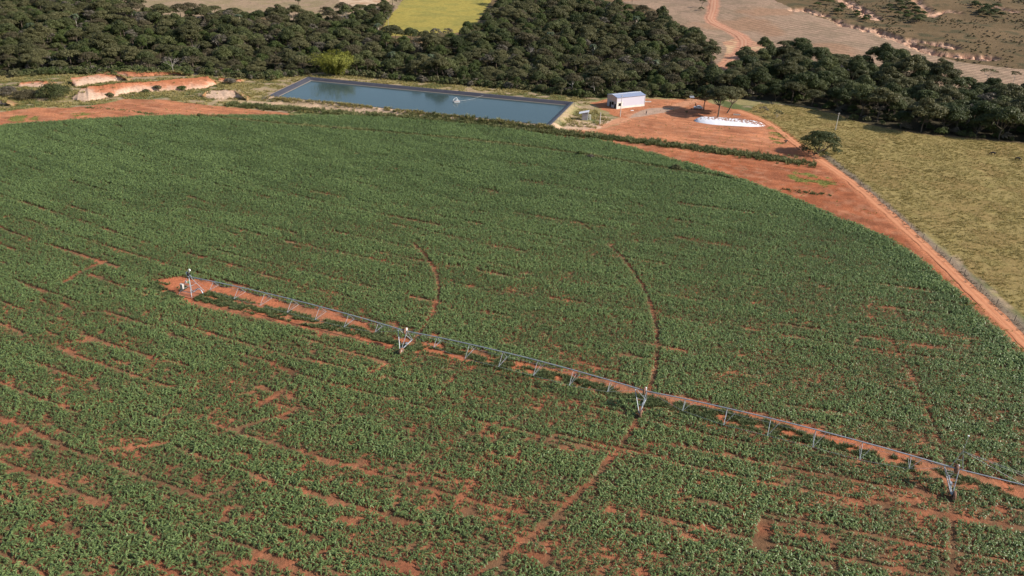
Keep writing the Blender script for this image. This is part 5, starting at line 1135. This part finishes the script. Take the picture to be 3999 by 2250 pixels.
def drive_tower(x, mast=False):
    o = bpy.data.objects.new('drive_tower', MB().tube([(x, -2.45, .72), (x, 2.45, .72)], .12, 8).mesh('drive_tower', [MAT['steel']])); COL.objects.link(o); o.parent = pv
    for s_ in (-1, 1):
        for dx in (-1.7, .35): part('leg', MB().tube([(x + dx, s_ * .1, HP - .05), (x + (.12 if dx > 0 else -.12), s_ * 2.25, .78)], .07, 6), ST, o)
        wl = part('wheel', MB().lathe([(.40, -.17), (.66, -.20), (.74, -.13), (.74, .13), (.66, .20), (.40, .17)], n=20), MAT['mudtyre'], o)
        wl.matrix_parent_inverse = Matrix.Identity(4); wl.location = (x + .32, s_ * 2.45, .72); wl.rotation_euler = (0, math.pi / 2, 0)
        MB().lathe([(0, -.05), (.41, -.05), (.41, .05), (0, .05)], n=16).build('rim', surf('rim_grey', (.45, .40, .37), (.35, .22, .16), .7), wl)
        part('cross_brace', MB().tube([(x - 1.0, s_ * .9, 2.7), (x + .25, s_ * .95, 2.7)], .035, 5).tube([(x - .65, s_ * 1.45, 1.9), (x + .18, s_ * 1.5, 1.9)], .035, 5), ST, o)
    part('gear_motor', MB().box((x, .1, 1.0), (.34, .6, .36)), MAT['steel'], o)
    part('tower_box', MB().box((x + .1, 0, HP + .45), (.42, .36, .52)).box((x + .1, 0, HP + .15), (.12, .12, .2)), MAT['white'], o)
    part('span_joint', MB().lathe([(.0, -.5), (.17, -.5), (.17, .5), (.0, .5)], n=10), ST, o)
    j = o.children[-1]; j.location = (x, 0, HP); j.rotation_euler = (0, math.pi / 2, 0)
    if mast:
        mb = MB()
        for dx in (-.85, .85): mb.tube([(x + dx, 0, HP + .1), (x, 0, HP + 3.4)], .055, 6)
        mb.tube([(x, 0, HP + 3.3), (x, 0, HP + 6.2)], .045, 6); mb.tube([(x - .45, 0, HP + 1.7), (x + .45, 0, HP + 1.7)], .035, 5)
        part('mast', mb, ST, o); part('mast_cap', MB().box((x, 0, HP + 6.25), (.22, .22, .16)), MAT['white'], o)
for x in T_[:2]: drive_tower(x)
drive_tower(T_[2], True)
ov = part('overhang', MB().tube([(T_[2], 0, HP), (T_[2] + 10, 0, HP + .1), (T_[2] + 21.5, 0, HP - .1)], .09, 8), ST, pv)
for d_ in (9, 16, 21): part('stay_cable', MB().tube([(T_[2], 0, HP + 3.4), (T_[2] + d_, 0, HP + .1)], .018, 4), ST, ov)
